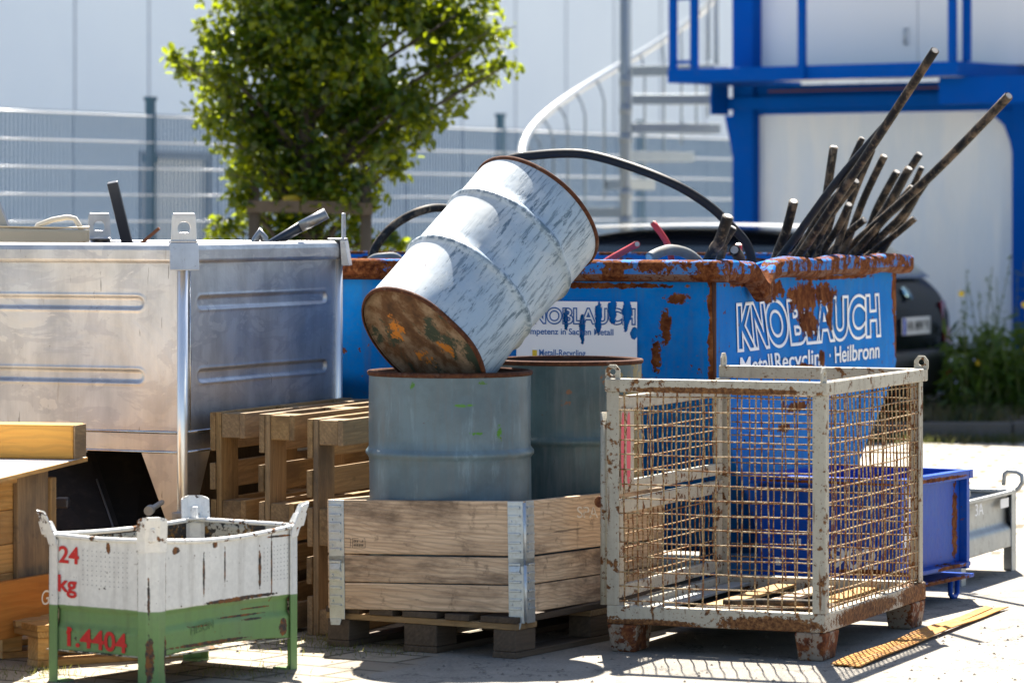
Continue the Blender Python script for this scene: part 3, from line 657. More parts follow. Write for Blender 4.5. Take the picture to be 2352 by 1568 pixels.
cable([P(1640,640,y2+.3), P(1588,588,y2+.1), P(1545,574,y2), P(1515,580,y2-.1), P(1492,592,y2-.15)], 25/F*y2, GREYC, 'grey cable with frayed end lying over the rim', smoothn=5)
y3 = 15.6
cable([P(1010,640,y3+.5), P(1100,430,y3+.5), P(1160,372,y3+.4), P(1228,357,y3+.3), P(1337,353.6,y3+.2), P(1441,380,y3+.1), P(1545,421,y3), P(1623,468,y3), P(1675,515,y3), P(1717,565,y3), P(1735,640,y3)], 22/F*y3, RUBC, 'thick black cable arching from the tilted drum down to the stubs', smoothn=6, cut=False)
y4 = 16.4
cable([P(840,640,y4), P(856,585,y4), P(875,549,y4), P(911,513,y4), P(965,485,y4), P(1020,478,y4+.1), P(1100,500,y4+.2), P(1150,620,y4+.2)], 20/F*y4, RUB, 'black cable loop arching left of the tilted drum', smoothn=6, cut=False)
cable([P(825,640,16.2), P(850,597,16.1), P(880,588,16.05), P(915,592,16.1), P(950,640,16.2)], 15/F*16, GREYC, 'low grey cable loop over the left rim of the skip', smoothn=5, cut=False)

# ---- stainless container
SA = 24.0; S0 = P(418, 490, 13.9); S0.z = 0
con = thing('stainless_container', 'large brushed stainless steel container with lifting lugs, filled with scrap', 'container', S0, SA)
CW, CD = 1.12, 1.30; zb, zr = .735, 1.392
def slot(x, z, cx, cz, hl, r):
    dx = max(abs(x-cx)-hl, 0); d = math.hypot(dx, z-cz)-r
    return -.010*(1-min(1, max(0, (d+.010)/.012))) + .0035*math.exp(-(d/.006)**2)
def wv(a, z, ph): return .004*math.sin(a*5+ph)*math.sin(z*7+ph) + .002*math.sin(a*13+z*9)
m = MB(); NZ = 130
def rf(u, v):
    y = CD*u; z = zb+(zr-zb)*v; o = slot(y, z, .66, 1.222, .515, .026)+slot(y, z, .66, .945, .515, .026); return (o+wv(y,z,1)*min(1,6*u,6*(1-u)), y, z)
def lf(u, v):
    x = -CW*u; z = zb+(zr-zb)*v; o = slot(x, z, -.66, 1.222, .47, .026)+slot(x, z, -.66, .945, .47, .026); return (x, -o-wv(x,z,0)*min(1,6*u,6*(1-u)), z)
m.grid(rf, 150, NZ); m.grid(lf, 150, NZ); m.grid(lambda u, v: (-CW, CD*u, zb+(zr-zb)*v), 4, 4); m.grid(lambda u, v: (-CW*u, CD, zb+(zr-zb)*v), 4, 4)
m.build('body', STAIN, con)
m = MB(); m.box(-CW,0,0,CD,zb-.075,zb-.001); m.build('bottom_pan', STAIN, con, bevel=.004)
for x, y, sx, sy in ((0,0,-1,1),(0,CD,-1,-1),(-CW,CD,1,-1),(-CW,0,1,1)):      # tapered corner feet
    m = MB(); a_ = [(x,y),(x,y+sy*.22),(x+sx*.175,y+sy*.22),(x+sx*.175,y)]; b_ = [(x,y),(x,y+sy*.08),(x+sx*.06,y+sy*.08),(x+sx*.06,y)]
    m.hexa([(p[0],p[1],.385) for p in b_]+[(p[0],p[1],zb-.076) for p in a_]); m.build('foot_cone', STAIN, con)
m = MB()
for z in (zb+.002, zb-.073):
    m.tube([(.003,.0,z),(.003,CD,z)], .005, 6); m.tube([(0,-.003,z),(-CW,-.003,z)], .005, 6)
m.tube([(.004,.055,zb),(.004,.055,zr-.05)], .003, 6)
m.build('seam', stainless('polished weld', (.75,.75,.75), .15, .3), con)
# rounded rim: a closed loop of tube-like section
m = MB(); prof = [(-.02,0),(-.006,.020),(.008,.022),(.020,.012),(.024,-.005),(.024,-.045),(.016,-.052),(0,-.055)]
loop = [(0,0,1,-1),(0,CD,1,1),(-CW,CD,-1,1),(-CW,0,-1,-1)]
vs = []
for x, y, sx, sy in loop:
    for q_, h in prof: vs.append((x+sx*q_, y+sy*q_, zr+.035+h))
k = len(prof); fs = [(i*k+j, i*k+j+1, ((i+1)%4)*k+j+1, ((i+1)%4)*k+j) for i in range(4) for j in range(k-1)]
m.add(vs, fs); m.build('rim', STAIN, con, bevel=.006)
LEGM = plain('tube steel with painted reflection', (.88,.88,.87), .3, .8, .06, 4, bump=.05)  # legs lightened in colour to paint in the bright ground they reflect
for x, y in ((.004,-.004),(0,CD),(-CW,CD),(-CW,0)):
    m = MB(); m.tube([(x,y,.0),(x,y,zr)], .0205, 20); m.build('leg', LEGM, con)
    m = MB(); m.box(x-.03,x+.03,y-.03,y+.03,0,.44); m.box(x-.05,x+.05,y-.05,y+.05,0,.012); m.build('foot_socket', GALVD, con, bevel=.004)
def lug(x, y, faceang, name='lifting_lug', tilt=0):
    M = Matrix.Translation((x,y,zr+.055)) @ Matrix.Rotation(R(faceang), 4, 'Z') @ Matrix.Rotation(R(tilt), 4, 'X')
    n = 40; out = []; inn_ = []
    for i in range(n):
        a = 2*math.pi*i/n; ca, sa = math.cos(a), math.sin(a); ia = (.023*ca, .058+.023*max(-.75,min(1,sa*1.05))); inn_.append(ia)
        k_ = 1/max(abs(ca)/.05, abs(sa)/.062); xx, zz = ca*k_, .056+sa*k_; xx *= (1-.12*(zz/.115)); out.append((xx, min(zz, .114)))
    m = MB(); m.ringplate(out, inn_, .008, M); 
    m.hexa([(-.056,-.03,-.10),(.056,-.03,-.10),(.05,.004,-.10),(-.05,.004,-.10),(-.054,-.012,.004),(.054,-.012,.004),(.052,.01,.004),(-.052,.01,.004)], M)
    m.hexa([(-.05,-.012,.004),(.05,-.012,.004),(.05,.06,.004),(-.05,.06,.004),(-.05,-.012,.012),(.05,-.012,.012),(.05,.06,.012),(-.05,.06,.012)], M)
    return m.build(name, STAIN, con, bevel=.004)
lug(.018,-.018, 45-10); lug(-CW,CD, 45+160); lug(.018,CD+.018, 135-25)
text('ord', 'worn_lettering', worn('worn black ink', (.03,.03,.03), [], base=.52), con, (-1.05,-.004,1.29), (1,0,0), (0,0,1), .018)
text('und Rest', 'worn_lettering', worn('worn black ink', (.03,.03,.03), [], base=.50), con, (-.92,-.004,1.285), (1,0,0), (0,0,1), .018)
# scrap inside the container
m = MB(); m.box(-CW+.02,-.02,.02,CD-.02,1.28,1.30); m.build('scrap_fill', plain('dark scrap fill', (.05,.04,.035), .9), con)
DK = plain('dark blue black steel', (.012,.02,.035), .35, 0, .2)
o_ = thing('steel_bar', 'dark flat bar sticking up out of the stainless container', 'steel bar', P(300,560,14.6)); m = MB()
m.bar((P(305,610,14.6)-o_.location), (P(258,418,14.5)-o_.location), .042, .03, (0,1,.2)); m.build('bar', DK, o_, bevel=.003)
PIP = plain('dull scrap pipe', (.30,.31,.32), .35, .7, .5)
o_ = thing('scrap_pipe', 'dark metal tube with bright end leaning towards the right lug of the stainless container', 'pipe', P(620,556,14.9)); l_ = o_.location
MB().tube([P(560,600,14.9)-l_, P(700,515,14.8)-l_], .021, 14).build('tube', DK, o_); MB().tube([P(690,521,14.8)-l_, P(750,490,14.8)-l_], .0235, 14).build('sleeve', PIP, o_)
tag(MB().tube([P(575,590,14.7), P(588,548,14.7), P(598,531,14.7), P(607,545,14.7), P(610,590,14.7)], .016, 10).build('bent_pipe', PIP), 'small grey bent pipe end beside the dark tube in the stainless container', 'pipe')
tag(MB().tube([P(60,560,14.6), P(88,517,14.6), P(120,505,14.6), P(155,499,14.6), P(172,502,14.6), P(185,522,14.6), P(192,580,14.6)], [.008,.011,.011,.011,.011,.011,.011], 10).build('bent_pipe', plain('pale bent tube', (.55,.52,.45), .5, 0, .3)), 'pale bent tube curving over the cardboard in the stainless container', 'pipe')
tag(MB().bar(P(300,580,14.6), P(366,524,14.6), .02, .012).build('rusty_strip', plain('rusty scrap strip', (.25,.09,.04), .85)), 'rusty strip tip beside the near lug of the stainless container', 'metal strip')
tag(MB().bar(P(-40,400,14.7), P(20,545,14.6), .012, .05).build('steel_strip', PIP), 'bright steel strip edge at the far left above the cardboard', 'metal strip')
CARD = plain('brown cardboard', (.50,.42,.30), .8, 0, .12, 5)
def cardf(u, v):
    p = P(-30+235*u, 520+4*u, 14.45+.5*v) ; return (p.x, p.y, p.z-.01*math.sin(u*4)*v)
m = MB(); m.grid(cardf, 20, 6)
m.grid(lambda u, v: tuple(P(-30+235*u, 524+4*u+v*(44-26*u**1.7-10*math.sin(u*5)*u), 14.44)), 24, 4)
tag(m.build('cardboard_sheet', CARD, solid=.006), 'folded cardboard sheet lying over scrap at the left of the stainless container', 'cardboard')

# ---- drums
def drum_mat(name, base, scrc, thr, side=None, rust=.66, dirt=.3, extra=None):
    t = NT(name); o = t.coord(); n = t.noise(o, 6, 7, .65); st = t.noise(t.map(o, (26,26,2.2)), 1.5, 6, .65); big = t.noise(o, 2.2, 4)
    s2 = t.noise(t.map(o, (17,17,3.2)), 2.2, 9, .74)
    b = t.mix(t.math('MULTIPLY', t.step(t.noise(o, 4.5, 7, .65), .38, .66), .65), base, tuple(c*.55 for c in base))
    b = t.mix(t.math('MULTIPLY', t.step(st, .45, .7), dirt), b, (.12,.14,.15))
    m = t.step(s2, thr, thr+.02)
    b = t.mix(t.math('MULTIPLY', t.step(t.noise(t.map(o, (9,9,1.6)), 2.1, 6, .7), .54, .70), .35), b, tuple(min(1, c*1.9) for c in base))
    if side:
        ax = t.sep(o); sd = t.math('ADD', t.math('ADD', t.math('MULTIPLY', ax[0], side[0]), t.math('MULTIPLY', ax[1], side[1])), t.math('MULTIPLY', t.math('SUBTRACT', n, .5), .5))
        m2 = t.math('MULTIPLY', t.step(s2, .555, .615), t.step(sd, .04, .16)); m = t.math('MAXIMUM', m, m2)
        b = t.mix(t.math('MULTIPLY', t.step(sd, .0, .3), .8), b, (.22,.33,.46))  # side turned from the sun tinted blue-grey, shade painted into the enamel
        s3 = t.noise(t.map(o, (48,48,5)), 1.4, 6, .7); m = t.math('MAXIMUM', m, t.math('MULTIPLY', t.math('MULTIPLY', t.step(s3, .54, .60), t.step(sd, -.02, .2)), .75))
        m = t.math('MAXIMUM', m, t.math('MULTIPLY', t.step(t.noise(o, 75, 4, .6), .69, .72), t.step(n, .45, .6)))
        rad = t.n('VectorMath', {0: t.map(o, (1,1,0))}, operation='LENGTH').outputs['Value']
        m = t.math('MAXIMUM', m, t.math('MULTIPLY', t.step(rad, .268, .277), t.step(t.noise(o, 38, 6, .7), .42, .54)))
    b = t.mix(t.math('MULTIPLY', m, .85), b, scrc)
    r = t.math('MAXIMUM', t.step(n, rust, rust+.03), t.step(t.noise(o, 45, 4, .6), .72, .74))
    if extra:
        for c, rr_, cc, nn in extra: b = t.mix(t.step(t.blob(o, c, rr_, t.noise(o, nn, 9, .8), 4.5), .35, .42), b, cc)
    b = t.mix(t.math('MULTIPLY', r, .8), b, t.ramp(n, RUST))
    h = t.math('ADD', t.math('MULTIPLY', m, -.3), t.math('MULTIPLY', big, 3))
    return t.done(t.pbr(b, t.lerp(m, .36, .5), .0, t.bump(h, .3, .006), .3))
RIMR = paint('rusty drum rim', (.10,.05,.03), .40, 16, .7, .3, (), .3, .5, rustc=[(.28,(.015,.007,.005)),(.45,(.06,.02,.01)),(.6,(.085,.032,.014)),(.75,(.16,.07,.028))])
DGREY = drum_mat('grey drum enamel', (.125,.185,.22), (.06,.08,.09), .73, dirt=.6, rust=.73, extra=[((-.13,-.26,.79),(.012,.1,.02),(.05,.16,.02),70),((.05,-.28,.72),(.05,.1,.008),(.08,.22,.03),80),((.12,-.26,.80),(.02,.1,.008),(.06,.15,.03),90),((.18,-.23,.62),(.015,.1,.03),(.06,.2,.02),90),((.1,-.27,.62),(.03,.1,.006),(.06,.2,.02),90)])
DOLD = drum_mat('stained drum enamel', (.07,.115,.13), (.03,.045,.05), .66, rust=.60, dirt=.6, extra=[((.25,-.1,.6),(.12,.3,.5),(.22,.17,.06),9)])
INR = plain('dark rusty drum inside', (.05,.025,.015), .85, 0, .5, 9)
def dents(p, lst, r0):
    a_ = math.atan2(p.y, p.x); r_ = math.hypot(p.x, p.y); k = 1+.004*math.sin(3*a_+p.z*6)+.003*math.sin(7*a_-p.z*13)
    for a0, z0, dep, wa, wz in lst:
        d_ = (a_-R(a0)+math.pi) % (2*math.pi)-math.pi
        k -= dep*math.exp(-(d_/wa)**2-((p.z-z0)/wz)**2)*(min(1, r_/r0)**3)
    return Vector((p.x*k, p.y*k, p.z))
def drum(name, label, M, r, Lh, mat, hoops, closed=False, endmat=None, wob=None):
    o = thing(name, label, 'drum', (0,0,0), M=M)
    prof = [(r, .012)]
    for h in hoops: prof += [(r, h-.022), (r+.004, h-.014), (r+.011, h-.006), (r+.012, h), (r+.011, h+.006), (r+.004, h+.014), (r, h+.022)]
    prof += [(r, Lh-.012)]
    p2 = [prof[0]]
    for a, b in zip(prof, prof[1:]):
        k = max(1, int((b[1]-a[1])/.03)); p2 += [(a[0]+(b[0]-a[0])*i/k, a[1]+(b[1]-a[1])*i/k) for i in range(1, k+1)]
    m = MB(); m.lathe(p2, 96, wob=wob); m.build('shell', mat, o)
    for z in (.008, Lh-.008):
        m = MB(); m.lathe([(r-.004,z-.009),(r+.003,z-.009),(r+.007,z-.004),(r+.007,z+.004),(r+.003,z+.008),(r-.005,z+.009),(r-.008,z)], 96, wob=wob); m.build('rim', RIMR, o)
    m = MB()
    if closed:
        m.lathe([(r-.006,.004),(r-.012,.028),(r-.03,.030),(r-.05,.024),(r*.6,.020),(.001,.022)], 96, wob=wob); m.build('bottom_head', endmat, o)
        m = MB(); m.lathe([(r-.006,Lh-.004),(r-.012,Lh-.028),(.001,Lh-.024)], 96, wob=wob); m.build('top_head', mat, o)
    else:
        m.lathe([(r-.005,Lh-.004),(r-.012,Lh-.04),(r-.03,Lh*.6),(r-.03,.03),(.001,.028)], 96, wob=wob); m.build('inside', INR, o)
    return o
D1 = Vector((-.2253,13.474,0)); D2 = Vector((.202,14.03,0))
d1 = drum('steel_drum', 'upright grey drum with rusty rim standing in the wooden collar, tilted drum on top', Matrix.Translation((D1.x,D1.y,.155)), .295, .835, DGREY, (.265,.54), wob=lambda p: dents(p, ((-112,.66,.022,.20,.07),(-62,.42,.03,.16,.06),(-80,.75,.018,.3,.04),(-130,.44,.02,.25,.05)), .295))
m = MB()
for a0 in (-34,):
    vs = []
    for i in range(9):
        a = R(a0+i*1.6); vs += [(.2915*math.cos(a), .2915*math.sin(a), .36), (.2915*math.cos(a), .2915*math.sin(a), .575-(.03 if i > 5 else 0)*((i-5)/3))]
    m.add(vs, [(2*i,2*i+2,2*i+3,2*i+1) for i in range(8)], True)
lb = m.build('sticker', plain('white sticker', (.74,.76,.80), .5), d1)
m = MB()
for i in range(7):
    for j in range(5):
        a = R(-32+j*2.0+.2*(i % 2)); b_ = R(-32+j*2.0+1.3); z = .39+i*.024
        m.add([(.2922*math.cos(a),.2922*math.sin(a),z),(.2922*math.cos(b_),.2922*math.sin(b_),z),(.2922*math.cos(b_),.2922*math.sin(b_),z+.006),(.2922*math.cos(a),.2922*math.sin(a),z+.006)], [(0,1,2,3)])
m.build('print', plain('sticker print', (.06,.07,.1), .6), lb)
drum('steel_drum', 'dirty dark drum standing behind the upright grey one, inside the wooden collar', Matrix.Translation((D2.x,D2.y,.155)), .29, .855, DOLD, (.28,.555), wob=lambda p: dents(p, ((-60,.66,.03,.2,.08),(-40,.45,.03,.2,.08)), .29))
a = P(970,794,13.34); b = P(1236,486,13.73); ax = (b-a).normalized()
zx = ax; xx = Vector((1,0,0)); xx = (xx-zx*xx.dot(zx)).normalized(); yy = zx.cross(xx)
MT = Matrix(((xx.x,yy.x,zx.x,a.x),(xx.y,yy.y,zx.y,a.y),(xx.z,yy.z,zx.z,a.z),(0,0,0,1)))
DW = drum_mat('scraped white enamel with painted shade', (.57,.61,.62), (.06,.11,.16), .735, side=(.9,-.5), rust=.74, dirt=.22)
t = NT('rusted drum head'); o_ = t.coord(); n1 = t.noise(o_, 9, 7, .7); n2 = t.noise(o_, 26, 6, .7); n3 = t.noise(o_, 5, 4)
c_ = t.ramp(n1, [(.3,(.035,.02,.012)),(.46,(.11,.055,.025)),(.56,(.20,.14,.09)),(.7,(.30,.22,.15))])
c_ = t.mix(t.step(t.noise(o_, 6.3, 6, .7), .53, .60), c_, (.035,.05,.035))
for cc, r_ in (((-.13,.02,0),(.05,.09,.2)),((.0,.1,0),(.05,.05,.2)),((.09,-.03,0),(.05,.035,.2))): c_ = t.mix(t.step(t.blob(o_, cc, r_, n2, 4.2), .45, .7), c_, (.50,.18,.022))
HEAD = t.done(t.pbr(c_, .8, 0, t.bump(n2, .5, .004), .3))
def crush(p):       # the dented lower right of the tilted drum
    a_ = math.atan2(p.y, p.x); r_ = math.hypot(p.x, p.y)
    d_ = (a_ - R(-62) + math.pi) % (2*math.pi) - math.pi
    w = math.exp(-(d_/.30)**2)*math.exp(-max(0, p.z)/.16)*(r_/.265)**2
    k = 1-.035*w; return dents(Vector((p.x*k, p.y*k, p.z)), ((-20,.52,.05,.22,.10),(-75,.20,.035,.3,.08),(20,.30,.04,.2,.12)), .266)
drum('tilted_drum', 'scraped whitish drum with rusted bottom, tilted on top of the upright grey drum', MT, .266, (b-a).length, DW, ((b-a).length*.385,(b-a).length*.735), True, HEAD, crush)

# ---- wooden pallets: local x 1.2 m long, y 0.8 m wide
def make_pallet(label, group, M, WL, name='pallet'):
    o = thing(name, label, 'pallet', (0,0,0), M=M, group=group)
    ys = [(0,.10),(.3275,.4725),(.70,.80)]; xs = [(0,.145),(.5275,.6725),(1.055,1.2)]
    for y0, y1 in ys: m = MB(); m.box(0,1.2,y0+.002,y1-.002,0,.022); m.build('bottom_board', WX(WL,'x'), o, bevel=.003)
    for x0, x1 in xs:
        for y0, y1 in ys: m = MB(); m.box(x0+.003,x1-.003,y0+.004,y1-.004,.0225,.0995); m.build('block', WX(WL,'x'), o, bevel=.004)
        m = MB(); m.box(x0,x1,0,.8,.10,.122); m.build('cross_board', WX(WL,'y'), o, bevel=.003)
    for k, (y0, y1) in enumerate(((0,.145),(.19,.29),(.3275,.4725),(.51,.61),(.655,.80))):
        m = MB(); m.box(-.004-.006*(k%2),1.2+.003*k,y0,y1,.1225,.1445); m.build('deck_board', WX(WL,'x'), o, bevel=.003)
    return o
def Mx(loc, xd, yd):
    xd, yd = Vector(xd).normalized(), Vector(yd).normalized(); zd = xd.cross(yd).normalized(); yd = zd.cross(xd)
    return Matrix(((xd.x,yd.x,zd.x,loc[0]),(xd.y,yd.y,zd.y,loc[1]),(xd.z,yd.z,zd.z,loc[2]),(0,0,0,1)))
vv = Vector((math.sin(R(22)), math.cos(R(22)), 0)); uu = Vector((vv.y, -vv.x, 0))
# standing on edge: deck to the left
PG = 'pallets standing on edge'
p3 = Vector((-.757,13.7,.80))+uu*.1445
base = make_pallet('pallet on edge nearest the wooden collar, rightmost of the three', PG, Mx(p3, vv, (0,0,-1)), WOOD_PAL)
dup(base, 'middle pallet on edge of the three, with a bright yellow inner board', Mx(p3-uu*.212+vv*.03+Vector((0,0,.012)), vv, (-.004,0,-1)))
dup(base, 'grey weathered pallet on edge beside the stainless container, leftmost of the three', Mx(p3-uu*.452+vv*.10+Vector((0,0,.012)), vv, (.012,0,-1)))
# the pallet under the collar
PA = 31.0; p0 = Vector((.0146,12.96,0)); v2 = Vector((math.sin(R(PA)), math.cos(R(PA)), 0)); u2 = Vector((-v2.y, v2.x, 0))
make_pallet('dark pallet lying under the wooden collar with the drums', None, Mx(p0, v2, u2), [WOOD_DARK[0], WOOD_PAL[1], WOOD_DARK[2]])

# ---- two stacked wooden pallet collars
CA = 26.0; CO = P(1206, 490, 12.98); CO.z = .158
cv = Vector((math.sin(R(CA)), math.cos(R(CA)), -.026)).normalized(); cu = Vector((math.cos(R(CA)), -math.sin(R(CA)), .027)).normalized()
MC = Mx(CO, cu, cv)
HG = plain('zinc plated hinge', (.52,.58,.63), .34, .7, .5, 30, bump=.3, grime=.3)
def collar(label, z, boards):
    o = thing('pallet_collar', label, 'pallet collar', (0,0,0), M=MC @ Matrix.Translation((0,0,z)), group='stacked pallet collars')
    for h0, h1, k in boards:
        for x0, x1, y0, y1, a in ((-.76,-.002,0,.02,'x'),(-.02,0,.022,1.2,'y'),(-.80,-.78,.022,1.2,'y'),(-.78,-.002,1.2,1.22,'x')):
            m = MB(); m.box(x0+.03*(a=='x')*0,x1,y0,y1,h0+.0015,h1-.0015); m.build('board', WX(WOOD_GREY if k else WOOD_GREY, a), o, bevel=.003)
    for cx in (-.762, -.016):        # hinge straps on the near side with a leaf round each corner
        m = MB(); w = .062
        x0 = cx-.018 if cx < -.5 else cx-w+.016
        m.box(x0, x0+w, -.004, -.001, -.035, .193)
        for q in range(6): m.box(x0+.004, x0+w-.012, -.0105, -.0035, .012+q*.031, .020+q*.031)
        for q in range(4): m.tube([(x0+.014+.03*(q%2), -.0035, .03+q*.046), (x0+.014+.03*(q%2), -.008, .03+q*.046)], .0045, 8)
        m.hexa([(x0+.008,-.006,-.055),(x0+w-.016,-.006,-.055),(x0+w-.012,-.002,-.033),(x0+.004,-.002,-.033),(x0+.008,-.012,-.055),(x0+w-.016,-.012,-.055),(x0+w-.012,-.008,-.033),(x0+.004,-.008,-.033)])
        m.build('hinge', HG, o, bevel=.0012)
    m = MB(); m.box(.001,.004,.012,.075,-.035,.193)
    for q in range(6): m.box(.0035,.0105,.016,.066,.012+q*.031,.019+q*.031)
    for q in range(4): m.tube([(.0035,.028+.03*(q%2),.03+q*.046),(.008,.028+.03*(q%2),.03+q*.046)], .0045, 8)
    m.build('hinge', HG, o, bevel=.0012)
    m = MB(); m.tube([(.006,-.006,-.03),(.006,-.006,.188)], .0065, 10); m.build('hinge_pin', HG, o)
    return o
c1 = collar('lower pallet collar of two narrow boards a side, resting on the dark pallet', 0, ((0,.097,0),(.098,.195,1)))
c2 = collar('upper pallet collar of one broad board a side round the drums', .199, ((0,.195,1),))
text('SPA', 'chalk_mark', worn('chalk', (.62,.58,.52), [], base=.55), c2, (.0,.44,.115), (0,1,-.05), (0,0,1), .04, .18)
STAMP = worn('burnt stamp', (.07,.05,.035), [], base=.56)
m = MB()
for x0, x1, z0_, z1_ in ((-.722,-.694,.022,.055),(-.686,-.634,.022,.055)):
    for b in ((x0,x1,z0_,z0_+.0015),(x0,x1,z1_,z1_+.0015),(x0,x0+.0015,z0_,z1_),(x1,x1+.0015,z0_,z1_)): m.box(b[0],b[1],-.0012,-.0006,b[2],b[3])
for q in range(6):
    m.box(-.68+.007*q,-.676+.007*q,-.0012,-.0006,.042,.05); m.box(-.68+.007*q,-.6755+.007*q,-.0012,-.0006,.028,.036)
m.build('burnt_stamp', STAMP, c2)

# ---- white and green stacking box
GA = 35.6; G0 = Vector((-1.175,12.09,0)); gx, gy = .468, .763
RWH = [(.25,(.035,.03,.028)),(.45,(.06,.055,.05)),(.6,(.22,.09,.03)),(.78,(.34,.15,.05))]
GB = [((0,.40,.262),(.1,.13,.007)),((0,.53,.266),(.1,.12,.006)),((0,.47,.205),(.1,.12,.0035),90),((0,.52,.19),(.1,.05,.004),110),((0,.25,.19),(.1,.05,.003),110),((0,.3,.13),(.1,.22,.006),50),((0,.06,.1),(.1,.012,.08)),((0,.065,.33),(.1,.004,.12)),((0,.27,.36),(.1,.006,.065)),((0,.38,.38),(.1,.004,.07)),((0,.56,.36),(.1,.008,.065)),((0,.12,.45),(.1,.02,.012),50),((0,.33,.455),(.1,.012,.012),50),((-.462,0,.33),(.008,.1,.3)),((-.062,0,.34),(.005,.1,.13)),((0,.66,.46),(.1,.06,.004)),((0,.45,.115),(.1,.07,.008),60),((0,.68,.15),(.1,.02,.03)),((-.2,0,.455),(.01,.1,.02),50),((0,.55,.225),(.1,.08,.003),90),((-.014,-.014,.30),(.004,.02,.10)),((0,.62,.36),(.1,.004,.12)),((-.012,0,.1),(.012,.02,.08),50)]
BOXM = paint('white and green box paint', (.80,.80,.76), .69, 9, .42, .16, GB, .25, .68, two=(.258,(.165,.29,.105)), rustc=RWH, blobscale=55, amp=2.0)
BOXI = paint('rust stained inner paint', (.50,.46,.36), .50, 12, .5, .3, (), .3, .54, rustc=[(.25,(.03,.03,.028)),(.5,(.05,.045,.04)),(.62,(.3,.15,.03)),(.78,(.5,.27,.05))])
gb = thing('stacking_box', 'worn white and green steel stacking box with red numbers, front left', 'steel box', G0, GA)
zb_, zt_ = .105, .488
def sag(s, L): return math.sin(math.pi*s/L)
def rw(u, v):
    y = .05+(gy-.10)*u; z = zb_+(zt_-zb_)*v; s_ = sag(y,gy)
    zz = z + (.018*s_*(1-v)) - .022*s_*v
    b = -.012*s_ - .016*s_*math.exp(-((z-.235)/.03)**2)*0
    b += -.012*min(1,max(0,(.255-z)/.012)) * (1 if z > .20 else max(0,(z-.18)/.02))
    return (b, y, zz)
def lw(u, v):
    x = -.045-(gx-.09)*u; z = zb_+(zt_-zb_)*v; s_ = sag(-x,gx)
    b = .010*s_ + .012*min(1,max(0,(.255-z)/.012)) * (1 if z > .20 else max(0,(z-.18)/.02))
    return (x, b, z-.008*s_*v)
m = MB(); m.grid(rw, 40, 60); m.build('wall', BOXM, gb, solid=.003); m = MB(); m.grid(lw, 40, 60); m.build('wall', BOXM, gb, solid=.003)
m = MB(); m.grid(lambda u, v: (-gx, rw(u,v)[1], rw(u,v)[2]), 20, 20); m.build('wall', BOXI, gb, solid=.003)
m = MB(); m.grid(lambda u, v: (lw(u,v)[0], gy, lw(u,v)[2]), 20, 20); m.build('wall', BOXI, gb, solid=.003)
m = MB(); m.grid(lambda u, v: (rw(u,v)[0]-.006, rw(u,v)[1], rw(u,v)[2]-.004), 20, 20); m.grid(lambda u, v: (lw(u,v)[0], lw(u,v)[1]+.006, lw(u,v)[2]-.004), 20, 20); m.build('inner_face', BOXI, gb)
m = MB(); m.box(-gx,0,0,gy,zb_,zb_+.004); m.build('floor', BOXI, gb)
RIMW = paint('white rim paint', (.80,.80,.77), .57, 18, .4, .1, (), .1, .66, rustc=RWH)
for pts in ([(.003,y/20*gy,zt_-.022*sag(y/20*gy,gy)+.004) for y in range(21)], [(-x/20*gx,-.003,zt_-.008*sag(x/20*gx,gx)+.004) for x in range(21)], [(-gx-.003,y/20*gy,zt_-.01*sag(y/20*gy,gy)) for y in range(21)], [(-x/20*gx,gy+.003,zt_) for x in range(21)]):
    MB().tube([(p[0]-(.012*sag(p[1],gy) if p[0]>0 else 0), p[1]+(.010*sag(-p[0],gx) if p[1]<0 else 0), p[2]) for p in pts], .0085, 10).build('rim', RIMW, gb)
